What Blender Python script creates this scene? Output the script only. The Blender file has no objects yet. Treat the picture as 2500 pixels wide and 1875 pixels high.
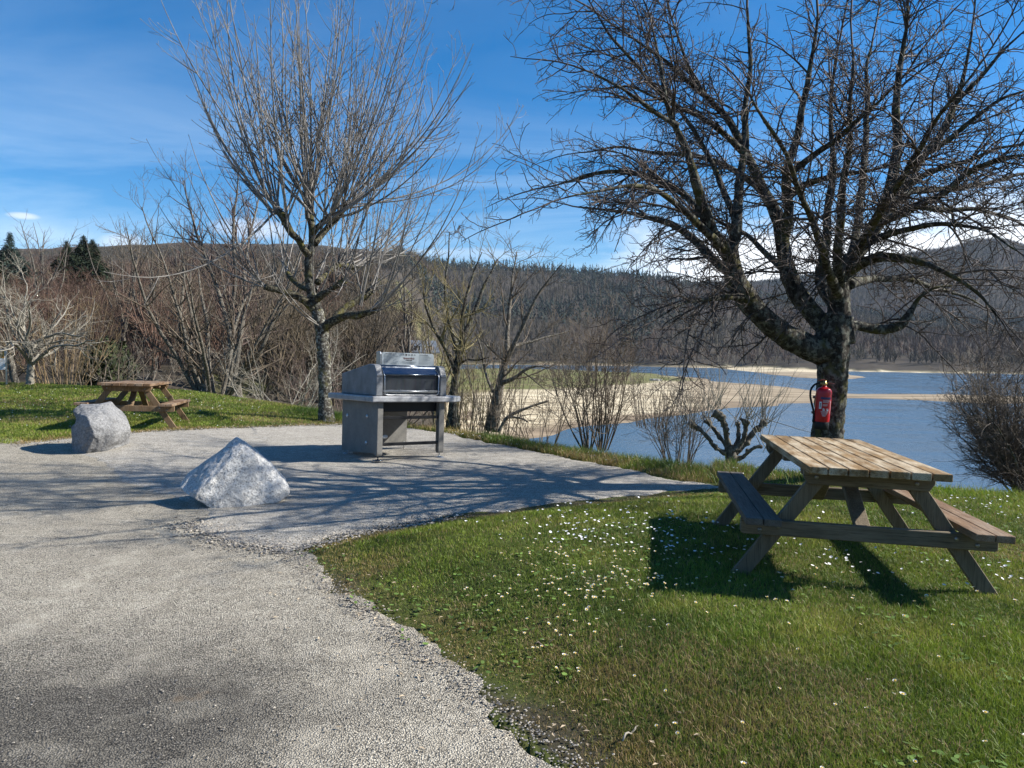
import bpy, bmesh, math, time
T0_ = time.time()
def tick(k): print('TICK', k, round(time.time()-T0_, 1))
import numpy as np
from mathutils import Vector, Matrix, noise as mnoise
R_ = math.radians
rng = np.random.default_rng(7)
scn = bpy.context.scene
COL = scn.collection
PI = math.pi
# ---------------------------------------------------------------- camera numbers
F, YH, ROLL, H = 1800., 855., .012, 1.6
TH = math.atan((937.5-YH)/F)
def ray(x, y):
    cr, sr, c, s = math.cos(ROLL), math.sin(ROLL), math.cos(TH), math.sin(TH)
    a, b = (x-1250)/F, (y-937.5)/F
    u, v = a*cr+b*sr, -a*sr+b*cr
    return np.array([u, c-v*s, -s-v*c])
def onz(x, y, z=0.):
    d = ray(x, y); t = (z-H)/d[2]
    return np.array([0, 0, H])+d*t
def px(x, y, Y):
    d = ray(x, y); return np.array([0, 0, H])+d*(Y/d[1])
# ---------------------------------------------------------------- numeric helpers
def S(t):
    t = np.clip(t, 0, 1); return t*t*(3-2*t)
def _h(i, j, k):
    v = np.sin(i*127.1+j*311.7+k*74.7)*43758.5453
    return v-np.floor(v)
def vnoise(P, f=1.):
    P = np.asarray(P, float)*f; I = np.floor(P); T = P-I; T = T*T*(3-2*T)
    o = 0
    for a in (0, 1):
        for b in (0, 1):
            for c in (0, 1):
                w = (T[..., 0] if a else 1-T[..., 0])*(T[..., 1] if b else 1-T[..., 1])*(T[..., 2] if c else 1-T[..., 2])
                o = o+w*_h(I[..., 0]+a, I[..., 1]+b, I[..., 2]+c)
    return o*2-1
def fbm(P, f=1., n=3):
    o, a = 0, 1.
    for i in range(n):
        o = o+a*vnoise(np.asarray(P)+i*17.3, f); f *= 2.1; a *= .5
    return o
def n2(x, y, f, n=3): return fbm(np.stack([x, y, np.zeros_like(x)], -1), f, n)
def inpoly(x, y, poly):
    p = np.asarray(poly); ins = np.zeros(x.shape, bool); j = len(p)-1
    for i in range(len(p)):
        xi, yi, xj, yj = p[i, 0], p[i, 1], p[j, 0], p[j, 1]
        with np.errstate(divide='ignore', invalid='ignore'):
            c = ((yi > y) != (yj > y)) & (x < (xj-xi)*(y-yi)/(yj-yi+1e-12)+xi)
        ins ^= c; j = i
    return ins
def pldist(x, y, pl, closed=False, near=False):
    p = np.asarray(pl, float)[:, :2]; best = np.full(x.shape, 1e9); bx = x.copy(); by = y.copy()
    n = len(p) if closed else len(p)-1
    for i in range(n):
        a, b = p[i], p[(i+1) % len(p)]; d = b-a
        t = np.clip(((x-a[0])*d[0]+(y-a[1])*d[1])/(d@d+1e-12), 0, 1)
        qx, qy = a[0]+t*d[0], a[1]+t*d[1]; dd = np.hypot(x-qx, y-qy); m = dd < best
        best = np.where(m, dd, best)
        if near: bx = np.where(m, qx, bx); by = np.where(m, qy, by)
    return (best, bx, by) if near else best
# ---------------------------------------------------------------- plan of the place (metres, camera at 0,0)
EDGE = [(3.2, -12), (1.6, -5), (.75, .8), (.25, 2.76), (-.11, 3.3), (-.53, 3.89), (-1.25, 4.9), (-1.75, 5.75)]
PADEDGE = [(-1.75, 5.75), (-1.48, 6.24), (-.58, 6.98), (.23, 7.5), (1.38, 8.12), (2.46, 8.7)]
LAWN_NEAR = EDGE+PADEDGE[1:]+[(3.2, 12), (80, 12), (80, -12)]
CREST = [(-90, 24), (-14, 20.5), (-9, 19.2), (-6.8, 17.6), (-4.6, 16.6), (-3, 15.5), (-1.2, 14.2), (1.23, 11.3), (2.75, 9.75), (5.14, 8.2), (9, 6.4), (20, 1), (60, -20)]
PLATEAU = CREST+[(60, -90), (-90, -90)]
def zplane(x, y):
    return .2*S((-x-2)/4)*S((y-8.5)/3.5)+.28*S((y-13)/8)*S((-x-2)/6)
def lz(p): return [tuple(onz(a, b, -10.)[:2]) for a, b in p]
SAND = lz([(1000, 1130), (1130, 1090), (1280, 1078), (1440, 1054), (1600, 1038), (1720, 1020), (1840, 1002), (1960, 990), (2040, 986), (2085, 976), (2200, 980), (2330, 986), (2500, 993), (2650, 990), (2650, 970), (2500, 967), (2330, 963), (2060, 958), (1900, 943), (1700, 922), (1590, 911), (1400, 903), (1200, 899), (1000, 905), (600, 915), (600, 1130)])
MEADOW = lz([(900, 985), (1150, 975), (1350, 968), (1480, 958), (1570, 946), (1660, 938), (1720, 930), (1590, 911), (1400, 901), (1200, 897), (900, 901)])
PEN = lz([(1690, 893), (1780, 903), (1850, 911), (1920, 921), (2000, 925), (2090, 926), (2140, 922), (2080, 914), (2010, 907), (2000, 895)])
PXT = np.array([-900, 0, 280, 450, 760, 900, 1090, 1250, 1400, 1550, 1650, 1740, 1800, 1900, 2000, 2200, 2500, 3300.])
RID1 = np.array([664, 654, 634, 620, 614, 622, 634, 641, 650, 658, 675, 692, 708, 725, 745, 775, 795, 810.])
RID2 = np.array([780, 780, 780, 780, 780, 780, 780, 760, 740, 715, 700, 692, 692, 692, 680, 648, 650, 700.])
RID2[15] = 650
R2X = np.array([-900, 1250, 1550, 1650, 1740, 1876, 1935, 2050, 2199, 2317, 2364, 2434, 2500, 3300.])
R2Y = np.array([790, 760, 715, 700, 694, 695, 692, 672, 650, 643, 630, 634, 652, 720.])
SHX = np.array([-900, 1000, 1200, 1500, 1700, 1900, 2100, 2500, 3300.])
SHY = np.array([888, 888, 890, 893, 896, 899, 903, 906, 912.])
def hor(p): return YH+ROLL*(p-1250)
def ground(x, y):
    x = np.asarray(x, float); y = np.asarray(y, float)
    r = np.hypot(x, y)
    zn = zplane(x, y)
    inl = inpoly(x, y, LAWN_NEAR)
    de = pldist(x, y, EDGE+PADEDGE[1:])
    zn = zn+np.where(inl, .18*S((de+.05)/1.3), 0)*(1-.5*S((y-6.5)/3))-.018*np.where(inl, np.clip(x-2.3, -2, 6), 0)*S(de/2)
    d = pldist(x, y, CREST)*np.where(inpoly(x, y, PLATEAU), -1, 1)
    dp = np.maximum(d, 0)
    yy = np.maximum(y, 1.)
    az = np.where(y > 1, x/yy, np.where(x > 0, 5., -5.))
    wb = S((az+.16)/.09)
    pxx = np.clip(1250+F*az, -900, 3300)
    # basin side: bank down to the lake floor
    bank = np.where(dp < 4, -.42*dp, -1.68-.40*(dp-4))
    zb = np.maximum(zn+bank, -10.7)
    w1 = n2(x, y, .03, 3)
    insand = inpoly(x, y, SAND); ds = pldist(x, y, SAND, True)
    zs = -10.12+np.minimum(.03*ds, 1.4)+.22*w1
    zb = np.where(insand, np.maximum(zb, zs), np.maximum(zb, -10.7))
    inpen = inpoly(x, y, PEN); dpn = pldist(x, y, PEN, True)
    zb = np.where(inpen, np.maximum(zb, -10.1+np.minimum(.03*dpn, 1.0)+.1*w1), zb)
    rs = 11.6*F/(np.interp(pxx, SHX, SHY)-hor(pxx))
    rs = rs*(1+.02*n2(pxx*.01, pxx*0, 1., 2))
    z1 = H+(hor(pxx)-np.interp(pxx, PXT, RID1))/F*1100-11
    z2 = H+(hor(pxx)-np.interp(pxx, R2X, R2Y))/F*2000-13
    t = np.clip((r-rs)/(1100-rs), 0, 1)
    h1 = -10.1+np.minimum((r-rs)*.05, 1.2)+(z1+9)*t**1.05
    h1 = np.where(r > 1100, z1-.05*(r-1100), h1)
    t2 = np.clip((r-1050)/(950.), 0, 1)
    h2 = -12+(z2+12)*S(t2)**.8
    hb = np.maximum(h1, h2)+w1*0+2.2*n2(x, y, .012, 2)*S((r-rs-30)/200)
    zb = np.where(r > rs, np.maximum(hb, -10.7), zb)
    # upland side (left)
    tl = np.clip((r-45)/(1000-45), 0, 1)
    zu = zn-1.5*S(dp/5)*S((x+16)/9)-.2*S(dp/5)
    zu = zu+(z1+1.2)*tl**1.3*S(d/10)+1.2*n2(x, y, .05, 2)*S((r-30)/30)
    zo = zu*(1-wb)+zb*wb
    return np.where(d > 0, zo, zn)
def g1(x, y): return float(ground(np.array([x]), np.array([y]))[0])
def at(a, b, dz=0.):
    """place where the sight line through (a,b) meets the near ground"""
    d = ray(a, b); t = 1.5*1.012**np.arange(430)
    for _ in range(2):
        f = H+d[2]*t-ground(d[0]*t, d[1]*t)-dz; k = int(np.argmax(f <= 0)) if (f <= 0).any() else len(t)-1; k = max(k, 1)
        t0, t1, f0, f1 = t[k-1], t[k], f[k-1], f[k]; t = np.linspace(t0, t1, 12)
    q = t0+(t1-t0)*f0/(f0-f1+1e-12)
    return np.array([0, 0, H])+d*q
# ---------------------------------------------------------------- object helpers
def tag(o, label=None, cat=None, group=None, kind=None):
    if label: o['label'] = label
    if cat: o['category'] = cat
    if group: o['group'] = group
    if kind: o['kind'] = kind
    return o
def empty(name, loc=(0, 0, 0), rot=(0, 0, 0)):
    o = bpy.data.objects.new(name, None); COL.objects.link(o); o.location = loc; o.rotation_euler = rot
    o.empty_display_size = .1
    return o
def link(name, me, parent=None):
    o = bpy.data.objects.new(name, me); COL.objects.link(o)
    if parent is not None: o.parent = parent
    return o
def npmesh(name, V, faces_list, mats, smooth=True, cols=None, matidx=None):
    """faces_list: list of int arrays (n,k)"""
    me = bpy.data.meshes.new(name)
    V = np.asarray(V, np.float32).reshape(-1, 3)
    me.vertices.add(len(V)); me.vertices.foreach_set('co', V.ravel())
    fl = [np.asarray(f, np.int32) for f in faces_list if len(f)]
    loops = np.concatenate([f.ravel() for f in fl]); sizes = np.concatenate([np.full(len(f), f.shape[1], np.int32) for f in fl])
    me.loops.add(len(loops)); me.loops.foreach_set('vertex_index', loops)
    me.polygons.add(len(sizes)); me.polygons.foreach_set('loop_start', np.concatenate([[0], np.cumsum(sizes)[:-1]]).astype(np.int32))
    me.polygons.foreach_set('loop_total', sizes)
    me.polygons.foreach_set('use_smooth', np.full(len(sizes), smooth))
    for m in (mats if isinstance(mats, (list, tuple)) else [mats]): me.materials.append(m)
    if matidx is not None: me.polygons.foreach_set('material_index', np.asarray(matidx, np.int32))
    me.update()
    if cols is not None:
        a = me.color_attributes.new('tint', 'FLOAT_COLOR', 'POINT')
        c = np.ones((len(V), 4), np.float32); c[:, :cols.shape[1]] = cols
        a.data.foreach_set('color', c.ravel())
    me.validate()
    return me
class BM:
    """collects shaped pieces into one mesh"""
    def __init__(s): s.bm = bmesh.new()
    def _add(s, geom_fn, mi=0):
        n = len(s.bm.faces); geom_fn(); s.bm.faces.ensure_lookup_table()
        for f in s.bm.faces[n:]: f.material_index = mi
    def box(s, x0, x1, y0, y1, z0, z1, M=None, bev=.004, mi=0, seg=1):
        t = bmesh.new(); bmesh.ops.create_cube(t, size=1)
        for v in t.verts: v.co = Vector((x0+(v.co.x+.5)*(x1-x0), y0+(v.co.y+.5)*(y1-y0), z0+(v.co.z+.5)*(z1-z0)))
        if bev: bmesh.ops.bevel(t, geom=t.edges[:], offset=bev, segments=seg, affect='EDGES', profile=.5)
        s.merge(t, M, mi)
    def prism(s, pts, a0, a1, axis='x', M=None, bev=.0, mi=0, seg=2):
        """outline pts (2-D) extruded along an axis"""
        t = bmesh.new()
        def mk(p, a): return {'x': (a, p[0], p[1]), 'y': (p[0], a, p[1]), 'z': (p[0], p[1], a)}[axis]
        A = [t.verts.new(mk(p, a0)) for p in pts]; B = [t.verts.new(mk(p, a1)) for p in pts]
        n = len(pts); t.faces.new(A[::-1]); t.faces.new(B)
        for i in range(n): t.faces.new((A[i], A[(i+1) % n], B[(i+1) % n], B[i]))
        bmesh.ops.recalc_face_normals(t, faces=t.faces[:])
        if bev: bmesh.ops.bevel(t, geom=t.edges[:], offset=bev, segments=seg, affect='EDGES', profile=.5)
        s.merge(t, M, mi)
    def lathe(s, prof, n=24, M=None, mi=0, cap=True):
        t = bmesh.new(); rings = []
        for r, z in prof: rings.append([t.verts.new((r*math.cos(2*PI*i/n), r*math.sin(2*PI*i/n), z)) for i in range(n)])
        for a, b in zip(rings, rings[1:]):
            for i in range(n): t.faces.new((a[i], a[(i+1) % n], b[(i+1) % n], b[i]))
        if cap: t.faces.new(rings[0][::-1]); t.faces.new(rings[-1])
        for f in t.faces: f.smooth = True
        s.merge(t, M, mi)
    def tube(s, pts, r, n=10, M=None, mi=0):
        pts = [Vector(p) for p in pts]; t = bmesh.new(); rings = []
        rr = r if isinstance(r, (list, tuple)) else [r]*len(pts)
        ref = None
        for i, p in enumerate(pts):
            d = (pts[min(i+1, len(pts)-1)]-pts[max(i-1, 0)]).normalized()
            if ref is None: ref = d.orthogonal().normalized()
            u = (ref-d*ref.dot(d)).normalized(); ref = u; v = d.cross(u)
            rings.append([t.verts.new(p+(u*math.cos(2*PI*k/n)+v*math.sin(2*PI*k/n))*rr[i]) for k in range(n)])
        for a, b in zip(rings, rings[1:]):
            for i in range(n): t.faces.new((a[i], a[(i+1) % n], b[(i+1) % n], b[i]))
        t.faces.new(rings[0][::-1]); t.faces.new(rings[-1])
        for f in t.faces: f.smooth = True
        s.merge(t, M, mi)
    def merge(s, t, M=None, mi=0):
        if M is not None: t.transform(M)
        for f in t.faces: f.material_index = mi
        me = bpy.data.meshes.new('tmp'); t.to_mesh(me); t.free(); s.bm.from_mesh(me); bpy.data.meshes.remove(me)
    def obj(s, name, mats, parent=None):
        me = bpy.data.meshes.new(name); bmesh.ops.recalc_face_normals(s.bm, faces=s.bm.faces[:])
        s.bm.to_mesh(me); s.bm.free()
        for m in (mats if isinstance(mats, (list, tuple)) else [mats]): me.materials.append(m)
        return link(name, me, parent)
# ---------------------------------------------------------------- materials
class NT:
    def __init__(s, name):
        s.m = bpy.data.materials.new(name); s.m.use_nodes = True; s.t = s.m.node_tree; s.n = s.t.nodes
        s.b = s.n['Principled BSDF']; s._tc = None
    def new(s, typ, **kw):
        o = s.n.new(typ)
        for k, v in kw.items(): setattr(o, k, v)
        return o
    def ln(s, a, b): s.t.links.new(a, b)
    def tc(s, which='Object', scale=(1, 1, 1)):
        if s._tc is None: s._tc = s.new('ShaderNodeTexCoord')
        if scale == (1, 1, 1): return s._tc.outputs[which]
        mp = s.new('ShaderNodeMapping'); mp.inputs['Scale'].default_value = scale; s.ln(s._tc.outputs[which], mp.inputs[0]); return mp.outputs[0]
    def noise(s, vec, sc, det=4, rough=.6, out='Fac', dist=0):
        o = s.new('ShaderNodeTexNoise'); o.inputs['Scale'].default_value = sc; o.inputs['Detail'].default_value = det
        o.inputs['Roughness'].default_value = rough; o.inputs['Distortion'].default_value = dist; s.ln(vec, o.inputs['Vector']); return o.outputs[out]
    def voro(s, vec, sc, out='Color', feat='F1', rnd=1):
        o = s.new('ShaderNodeTexVoronoi', feature=feat); o.inputs['Scale'].default_value = sc; o.inputs['Randomness'].default_value = rnd; s.ln(vec, o.inputs['Vector']); return o.outputs[out]
    def ramp(s, fac, stops, interp='LINEAR'):
        o = s.new('ShaderNodeValToRGB'); o.color_ramp.interpolation = interp; e = o.color_ramp.elements
        while len(e) < len(stops): e.new(.5)
        for el, (p, c) in zip(e, stops):
            el.position = p; el.color = (c if isinstance(c, (tuple, list)) else (c, c, c))[:3]+(1,) if not isinstance(c, (int, float)) else (c, c, c, 1)
        s.ln(fac, o.inputs[0]); return o.outputs[0]
    def mix(s, fac, a, b, mode='MIX'):
        o = s.new('ShaderNodeMix', data_type='RGBA', blend_type=mode)
        for v, i in ((fac, 0), (a, 6), (b, 7)):
            if isinstance(v, (int, float)): o.inputs[i].default_value = v if i == 0 else (v, v, v, 1)
            elif isinstance(v, tuple): o.inputs[i].default_value = v+(1,)
            else: s.ln(v, o.inputs[i])
        return o.outputs[2]
    def math(s, op, a, b=0.):
        o = s.new('ShaderNodeMath', operation=op)
        for v, i in ((a, 0), (b, 1)):
            if isinstance(v, (int, float)): o.inputs[i].default_value = v
            else: s.ln(v, o.inputs[i])
        return o.outputs[0]
    def col(s, c):
        if isinstance(c, tuple): s.b.inputs['Base Color'].default_value = c+(1,)
        else: s.ln(c, s.b.inputs['Base Color'])
        return s
    def bump(s, h, st=.5, dist=.01, prev=None):
        o = s.new('ShaderNodeBump'); o.inputs['Strength'].default_value = st; o.inputs['Distance'].default_value = dist
        s.ln(h, o.inputs['Height'])
        if prev is not None: s.ln(prev, o.inputs['Normal'])
        s.ln(o.outputs[0], s.b.inputs['Normal']); return o.outputs[0]
    def set(s, rough=.8, metal=0., spec=.3):
        s.b.inputs['Roughness'].default_value = rough; s.b.inputs['Metallic'].default_value = metal; s.b.inputs['Specular IOR Level'].default_value = spec; return s.m
    def attr(s, name='tint'):
        o = s.new('ShaderNodeVertexColor'); o.layer_name = name; return o.outputs[0]
def plain(name, c, rough=.6, metal=0., spec=.3, var=.25, sc=8.):
    t = NT(name); v = t.noise(t.tc(), sc, 5)
    t.col(t.mix(t.ramp(v, [(.3, 0.), (.7, 1.)]), tuple(x*(1-var) for x in c), tuple(min(1, x*(1+var)) for x in c)))
    t.bump(t.noise(t.tc(), sc*6, 3), .15, .003); return t.set(rough, metal, spec)
def mat_wood(name, ca, cb, cw, wear=.5, axis=1):
    t = NT(name); sc = [14., 14., 14.]; sc[axis] = .9
    v = t.tc('Object', tuple(sc)); g = t.noise(v, 3., 6, .65, dist=.6)
    sc2 = [60., 60., 60.]; sc2[axis] = 2.; f = t.noise(t.tc('Object', tuple(sc2)), 3., 4, .7)
    sc3 = [9., 9., 9.]; sc3[axis] = 2.2; b = t.noise(t.tc('Object', tuple(sc3)), 1.2, 5, .6)
    c = t.mix(t.ramp(g, [(.3, 0.), (.7, 1.)]), ca, cb)
    c = t.mix(t.math('MULTIPLY', t.ramp(b, [(.43, 0.), (.62, 1.)]), wear), c, cw)
    c = t.mix(t.ramp(f, [(.34, .75), (.5, 0.)]), c, tuple(x*.3 for x in ca))
    t.col(c); t.bump(f, .5, .004, t.bump(g, .3, .006)); return t.set(.75, 0, .25)
def mat_bark(name, dark, mid, lichen, la=.5, sc=1., moss=None, orange=0.):
    t = NT(name); v = t.tc('Object', (9*sc, 9*sc, 3.2*sc))
    a = t.noise(v, 2.2, 6, .7, dist=.4); b = t.noise(t.tc(), 16*sc, 5, .7)
    c = t.mix(t.ramp(a, [(.38, 0.), (.62, 1.)]), dark, mid)
    c = t.mix(t.math('MULTIPLY', t.ramp(b, [(.5, 0.), (.58, 1.)]), la), c, lichen)
    if moss:
        m = t.noise(t.tc(), 5*sc, 4, .6); c = t.mix(t.math('MULTIPLY', t.ramp(m, [(.52, 0.), (.62, 1.)]), .7), c, moss)
    if orange:
        m = t.noise(t.tc(), 3.1*sc, 3, .6); c = t.mix(t.ramp(m, [(.68, 0.), (.7, orange)]), c, (.42, .22, .02))
    t.col(c); t.bump(a, .9, .03/sc, t.bump(b, .5, .01/sc)); return t.set(.92, 0, .15)
def mat_twig(name, a, b, sc=3.):
    t = NT(name); v = t.noise(t.tc(), sc, 4, .7); t.col(t.mix(t.ramp(v, [(.35, 0.), (.65, 1.)]), a, b)); return t.set(.7, 0, .3)
M = {}
M['wood_top'] = mat_wood('weathered_top_wood', (.12, .07, .026), (.36, .225, .10), (.56, .47, .33), .8)
M['wood_seat'] = mat_wood('seat_wood', (.13, .075, .04), (.25, .15, .08), (.36, .28, .2), .6)
M['wood_grey'] = mat_wood('grey_wood', (.075, .066, .054), (.125, .108, .088), (.17, .15, .125), .5)
M['wood_leg'] = mat_wood('greenish_leg_wood', (.115, .088, .055), (.21, .16, .10), (.24, .19, .125), .5, 2)
M['wood_bar'] = mat_wood('cross_bar_wood', (.12, .094, .06), (.20, .155, .10), (.25, .205, .14), .5, 0)
M['wood_brown'] = mat_wood('brown_leg_wood', (.13, .085, .045), (.25, .16, .085), (.3, .22, .14), .4, 2)
M['bolt'] = plain('zinc_bolt', (.3, .29, .27), .4, .8, .5)
M['bark_dark'] = mat_bark('dark_lichen_bark', (.018, .015, .012), (.075, .066, .055), (.27, .27, .22), .55, 1., (.10, .09, .03))
M['bark_grey'] = mat_bark('pale_lichen_bark', (.028, .025, .02), (.10, .088, .07), (.46, .45, .38), .6, 1.3, (.12, .11, .045), 1.)
M['bark_lichen'] = mat_bark('dark_mossy_bark', (.02, .017, .012), (.07, .06, .042), (.26, .25, .18), .5, 1.3, (.13, .115, .03), .9)
M['bark_mid'] = mat_bark('brown_grey_bark', (.06, .05, .04), (.16, .14, .11), (.33, .31, .26), .5, 1.4)
M['bark_pale'] = mat_bark('pale_fruit_bark', (.14, .125, .1), (.32, .29, .235), (.48, .45, .38), .5, 1.6)
M['twig_dark'] = mat_twig('dark_twig', (.04, .03, .024), (.13, .10, .082))
M['twig_pale'] = mat_twig('pale_twig', (.09, .08, .07), (.33, .305, .27), 2.2)
M['twig_fruit'] = mat_twig('cream_twig', (.2, .175, .135), (.40, .36, .285), 2.)
M['twig_brown'] = mat_twig('brown_twig', (.08, .06, .042), (.19, .15, .107))
M['twig_red'] = mat_twig('reddish_twig', (.085, .058, .046), (.17, .12, .095))
M['twig_orange'] = mat_twig('orange_twig', (.19, .13, .065), (.36, .26, .14))
M['twig_olive'] = mat_twig('olive_twig', (.14, .12, .05), (.28, .23, .11))
def mat_needle(name, a, b):
    t = NT(name); v = t.noise(t.tc(), 1.4, 4, .7); t.col(t.mix(t.ramp(v, [(.35, 0.), (.65, 1.)]), a, b)); return t.set(.8, 0, .2)
M['needle'] = mat_needle('dark_needles', (.012, .02, .013), (.04, .055, .027))
M['needle_blue'] = mat_needle('blue_green_needles', (.02, .034, .028), (.055, .08, .06))
M['ever'] = mat_needle('evergreen_leaves', (.018, .026, .012), (.06, .07, .026))
def mat_granite(name, lo, hi):
    t = NT(name); a = t.noise(t.tc(), 26, 6, .75); b = t.voro(t.tc(), 90, 'Color'); g = t.noise(t.tc(), 3., 4, .6)
    sep = t.new('ShaderNodeSeparateColor'); t.ln(b, sep.inputs[0])
    c = t.mix(t.ramp(a, [(.36, 0.), (.62, 1.)]), lo, hi)
    c = t.mix(t.ramp(sep.outputs[0], [(.10, .55), (.18, 0.)], 'CONSTANT'), c, (.12, .115, .11))
    c = t.mix(t.math('MULTIPLY', t.ramp(g, [(.45, 0.), (.65, 1.)]), .45), c, tuple(x*.55 for x in lo))
    t.col(c); t.bump(a, .8, .025, t.bump(t.noise(t.tc(), 70, 4, .7), .6, .008)); return t.set(.85, 0, .3)
M['granite_light'] = mat_granite('light_granite', (.44, .425, .395), (.70, .68, .635))
M['granite_dark'] = mat_granite('grey_granite', (.17, .168, .165), (.33, .325, .315))
M['rock_dark'] = plain('dark_rock', (.07, .065, .06), .9, 0, .2, .5, 1.)
def mat_concrete(name, c, v=.22, rough=.6, metal=0.):
    t = NT(name); a = t.noise(t.tc(), 5, 6, .65); b = t.noise(t.tc(), 40, 4, .7)
    k = t.mix(t.ramp(a, [(.3, 0.), (.7, 1.)]), tuple(x*(1-v) for x in c), tuple(x*(1+v) for x in c))
    k = t.mix(t.ramp(b, [(.36, .35), (.5, 0.)]), k, tuple(x*.6 for x in c)); t.col(k); t.bump(b, .2, .004); return t.set(rough, metal, .4)
M['conc_top'] = mat_concrete('polished_concrete', (.32, .322, .325), .35, .36)
M['conc_leg'] = mat_concrete('pedestal_concrete', (.165, .157, .14), .2, .6)
M['conc_hood'] = mat_concrete('hood_side_concrete', (.17, .176, .183), .34, .42)
def mat_metal(name, c, rough, metal=1.):
    t = NT(name); a = t.noise(t.tc('Object', (2, 40, 40)), 6, 3); t.col(c)
    t.ln(t.ramp(a, [(.3, rough*.75), (.7, rough*1.25)]), t.b.inputs['Roughness']); m = t.set(rough, metal, .5); return m
M['steel'] = mat_metal('brushed_steel', (.52, .53, .54), .3)
M['steel_dark'] = mat_metal('dark_steel', (.16, .18, .21), .22)
M['sign_face'] = plain('steel_sign', (.33, .37, .39), .45, .25, .5, .06)
M['black'] = plain('black_paint', (.012, .012, .013), .5)
M['black_rubber'] = plain('black_rubber', (.015, .015, .016), .6)
M['print_dark'] = plain('dark_print', (.05, .045, .05), .7)
M['print_red'] = plain('dark_red_print', (.11, .035, .03), .7)
M['print_grey'] = plain('grey_print', (.22, .25, .27), .7)
M['white'] = plain('white_print', (.75, .74, .72), .6)
M['blue_print'] = plain('navy_print', (.05, .06, .14), .5)
M['red'] = NT('red_gloss_paint').col((.50, .010, .016)).set(.32, 0, .5)
M['red_dark'] = plain('dark_red_paint', (.14, .012, .012), .5)
M['brass'] = plain('brass', (.45, .33, .12), .35, .9)
def mat_perf():
    t = NT('perforated_steel'); v = t.voro(t.tc('Object', (1, 1, 1)), 110, 'Distance', rnd=0); c = t.ramp(v, [(.28, (.01, .011, .013)), (.36, (.10, .11, .125))], 'LINEAR')
    n = t.noise(t.tc('Object', (9, .01, .01)), 2.5, 2); w = t.noise(t.tc('Object', (9, .01, .01)), 2.5, 1, out='Color')
    c = t.mix(t.math('MULTIPLY', t.ramp(n, [(.4, 0.), (.6, 1.)]), .25), c, w, 'OVERLAY'); t.col(c); t.bump(v, .4, .003); return t.set(.3, .7, .5)
M['perf'] = mat_perf()
M['plaster'] = plain('cream_plaster', (.55, .46, .33), .9, 0, .2, .1, 1.)
M['slate'] = plain('grey_slate_roof', (.10, .115, .135), .6, 0, .4, .25, 2.)
M['whitewall'] = plain('white_render', (.72, .70, .66), .9, 0, .2, .08, 1.)
M['glass_dark'] = plain('dark_window', (.03, .035, .04), .15, 0, .6)
M['stonewall'] = plain('dry_stone', (.11, .10, .085), .95, 0, .1, .5, 3.)
def mat_terrain():
    t = NT('land'); v = t.tc()
    vc = t.new('ShaderNodeVertexColor'); vc.layer_name = 'tint'; at_ = vc.outputs[0]; sep = t.new('ShaderNodeSeparateColor'); t.ln(at_, sep.inputs[0])
    a = t.noise(v, .8, 6, .7); b = t.noise(v, 14, 5, .7); big = t.noise(v, .02, 6, .65)
    soil = t.mix(t.ramp(b, [(.35, 0.), (.65, 1.)]), (.035, .042, .012), (.085, .10, .025))
    dry = t.mix(t.ramp(b, [(.35, 0.), (.65, 1.)]), (.10, .07, .04), (.26, .19, .105))
    soil = t.mix(t.ramp(a, [(.5, 0.), (.68, .5)]), soil, dry)
    litter = t.mix(t.ramp(big, [(.35, 0.), (.65, 1.)]), (.034, .028, .023), (.075, .06, .048))
    litter = t.mix(t.ramp(a, [(.4, 0.), (.7, .5)]), litter, (.10, .085, .05))
    sn = t.noise(t.tc('Object', (.12, .9, 1)), .35, 6, .7, dist=.5)
    sand = t.mix(t.ramp(sn, [(.34, 0.), (.60, 1.)]), (.26, .195, .115), (.70, .60, .415))
    sand = t.mix(t.ramp(t.noise(v, .1, 5, .7), [(.58, 0.), (.68, .55)]), sand, (.16, .12, .075))
    sand = t.mix(vc.outputs['Alpha'], sand, t.mix(t.ramp(sn, [(.34, 0.), (.62, 1.)]), (.12, .09, .06), (.34, .26, .175)))
    mead = t.mix(t.ramp(a, [(.35, 0.), (.65, 1.)]), (.075, .095, .025), (.17, .17, .06))
    mead = t.mix(t.ramp(t.noise(v, .09, 5, .7), [(.45, 0.), (.62, .8)]), mead, (.25, .20, .11))
    c = t.mix(sep.outputs[0], soil, sand); c = t.mix(sep.outputs[1], c, mead); c = t.mix(sep.outputs[2], c, litter)
    t.col(c); t.bump(b, .5, .03); return t.set(.95, 0, .1)
M['land'] = mat_terrain()
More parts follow.
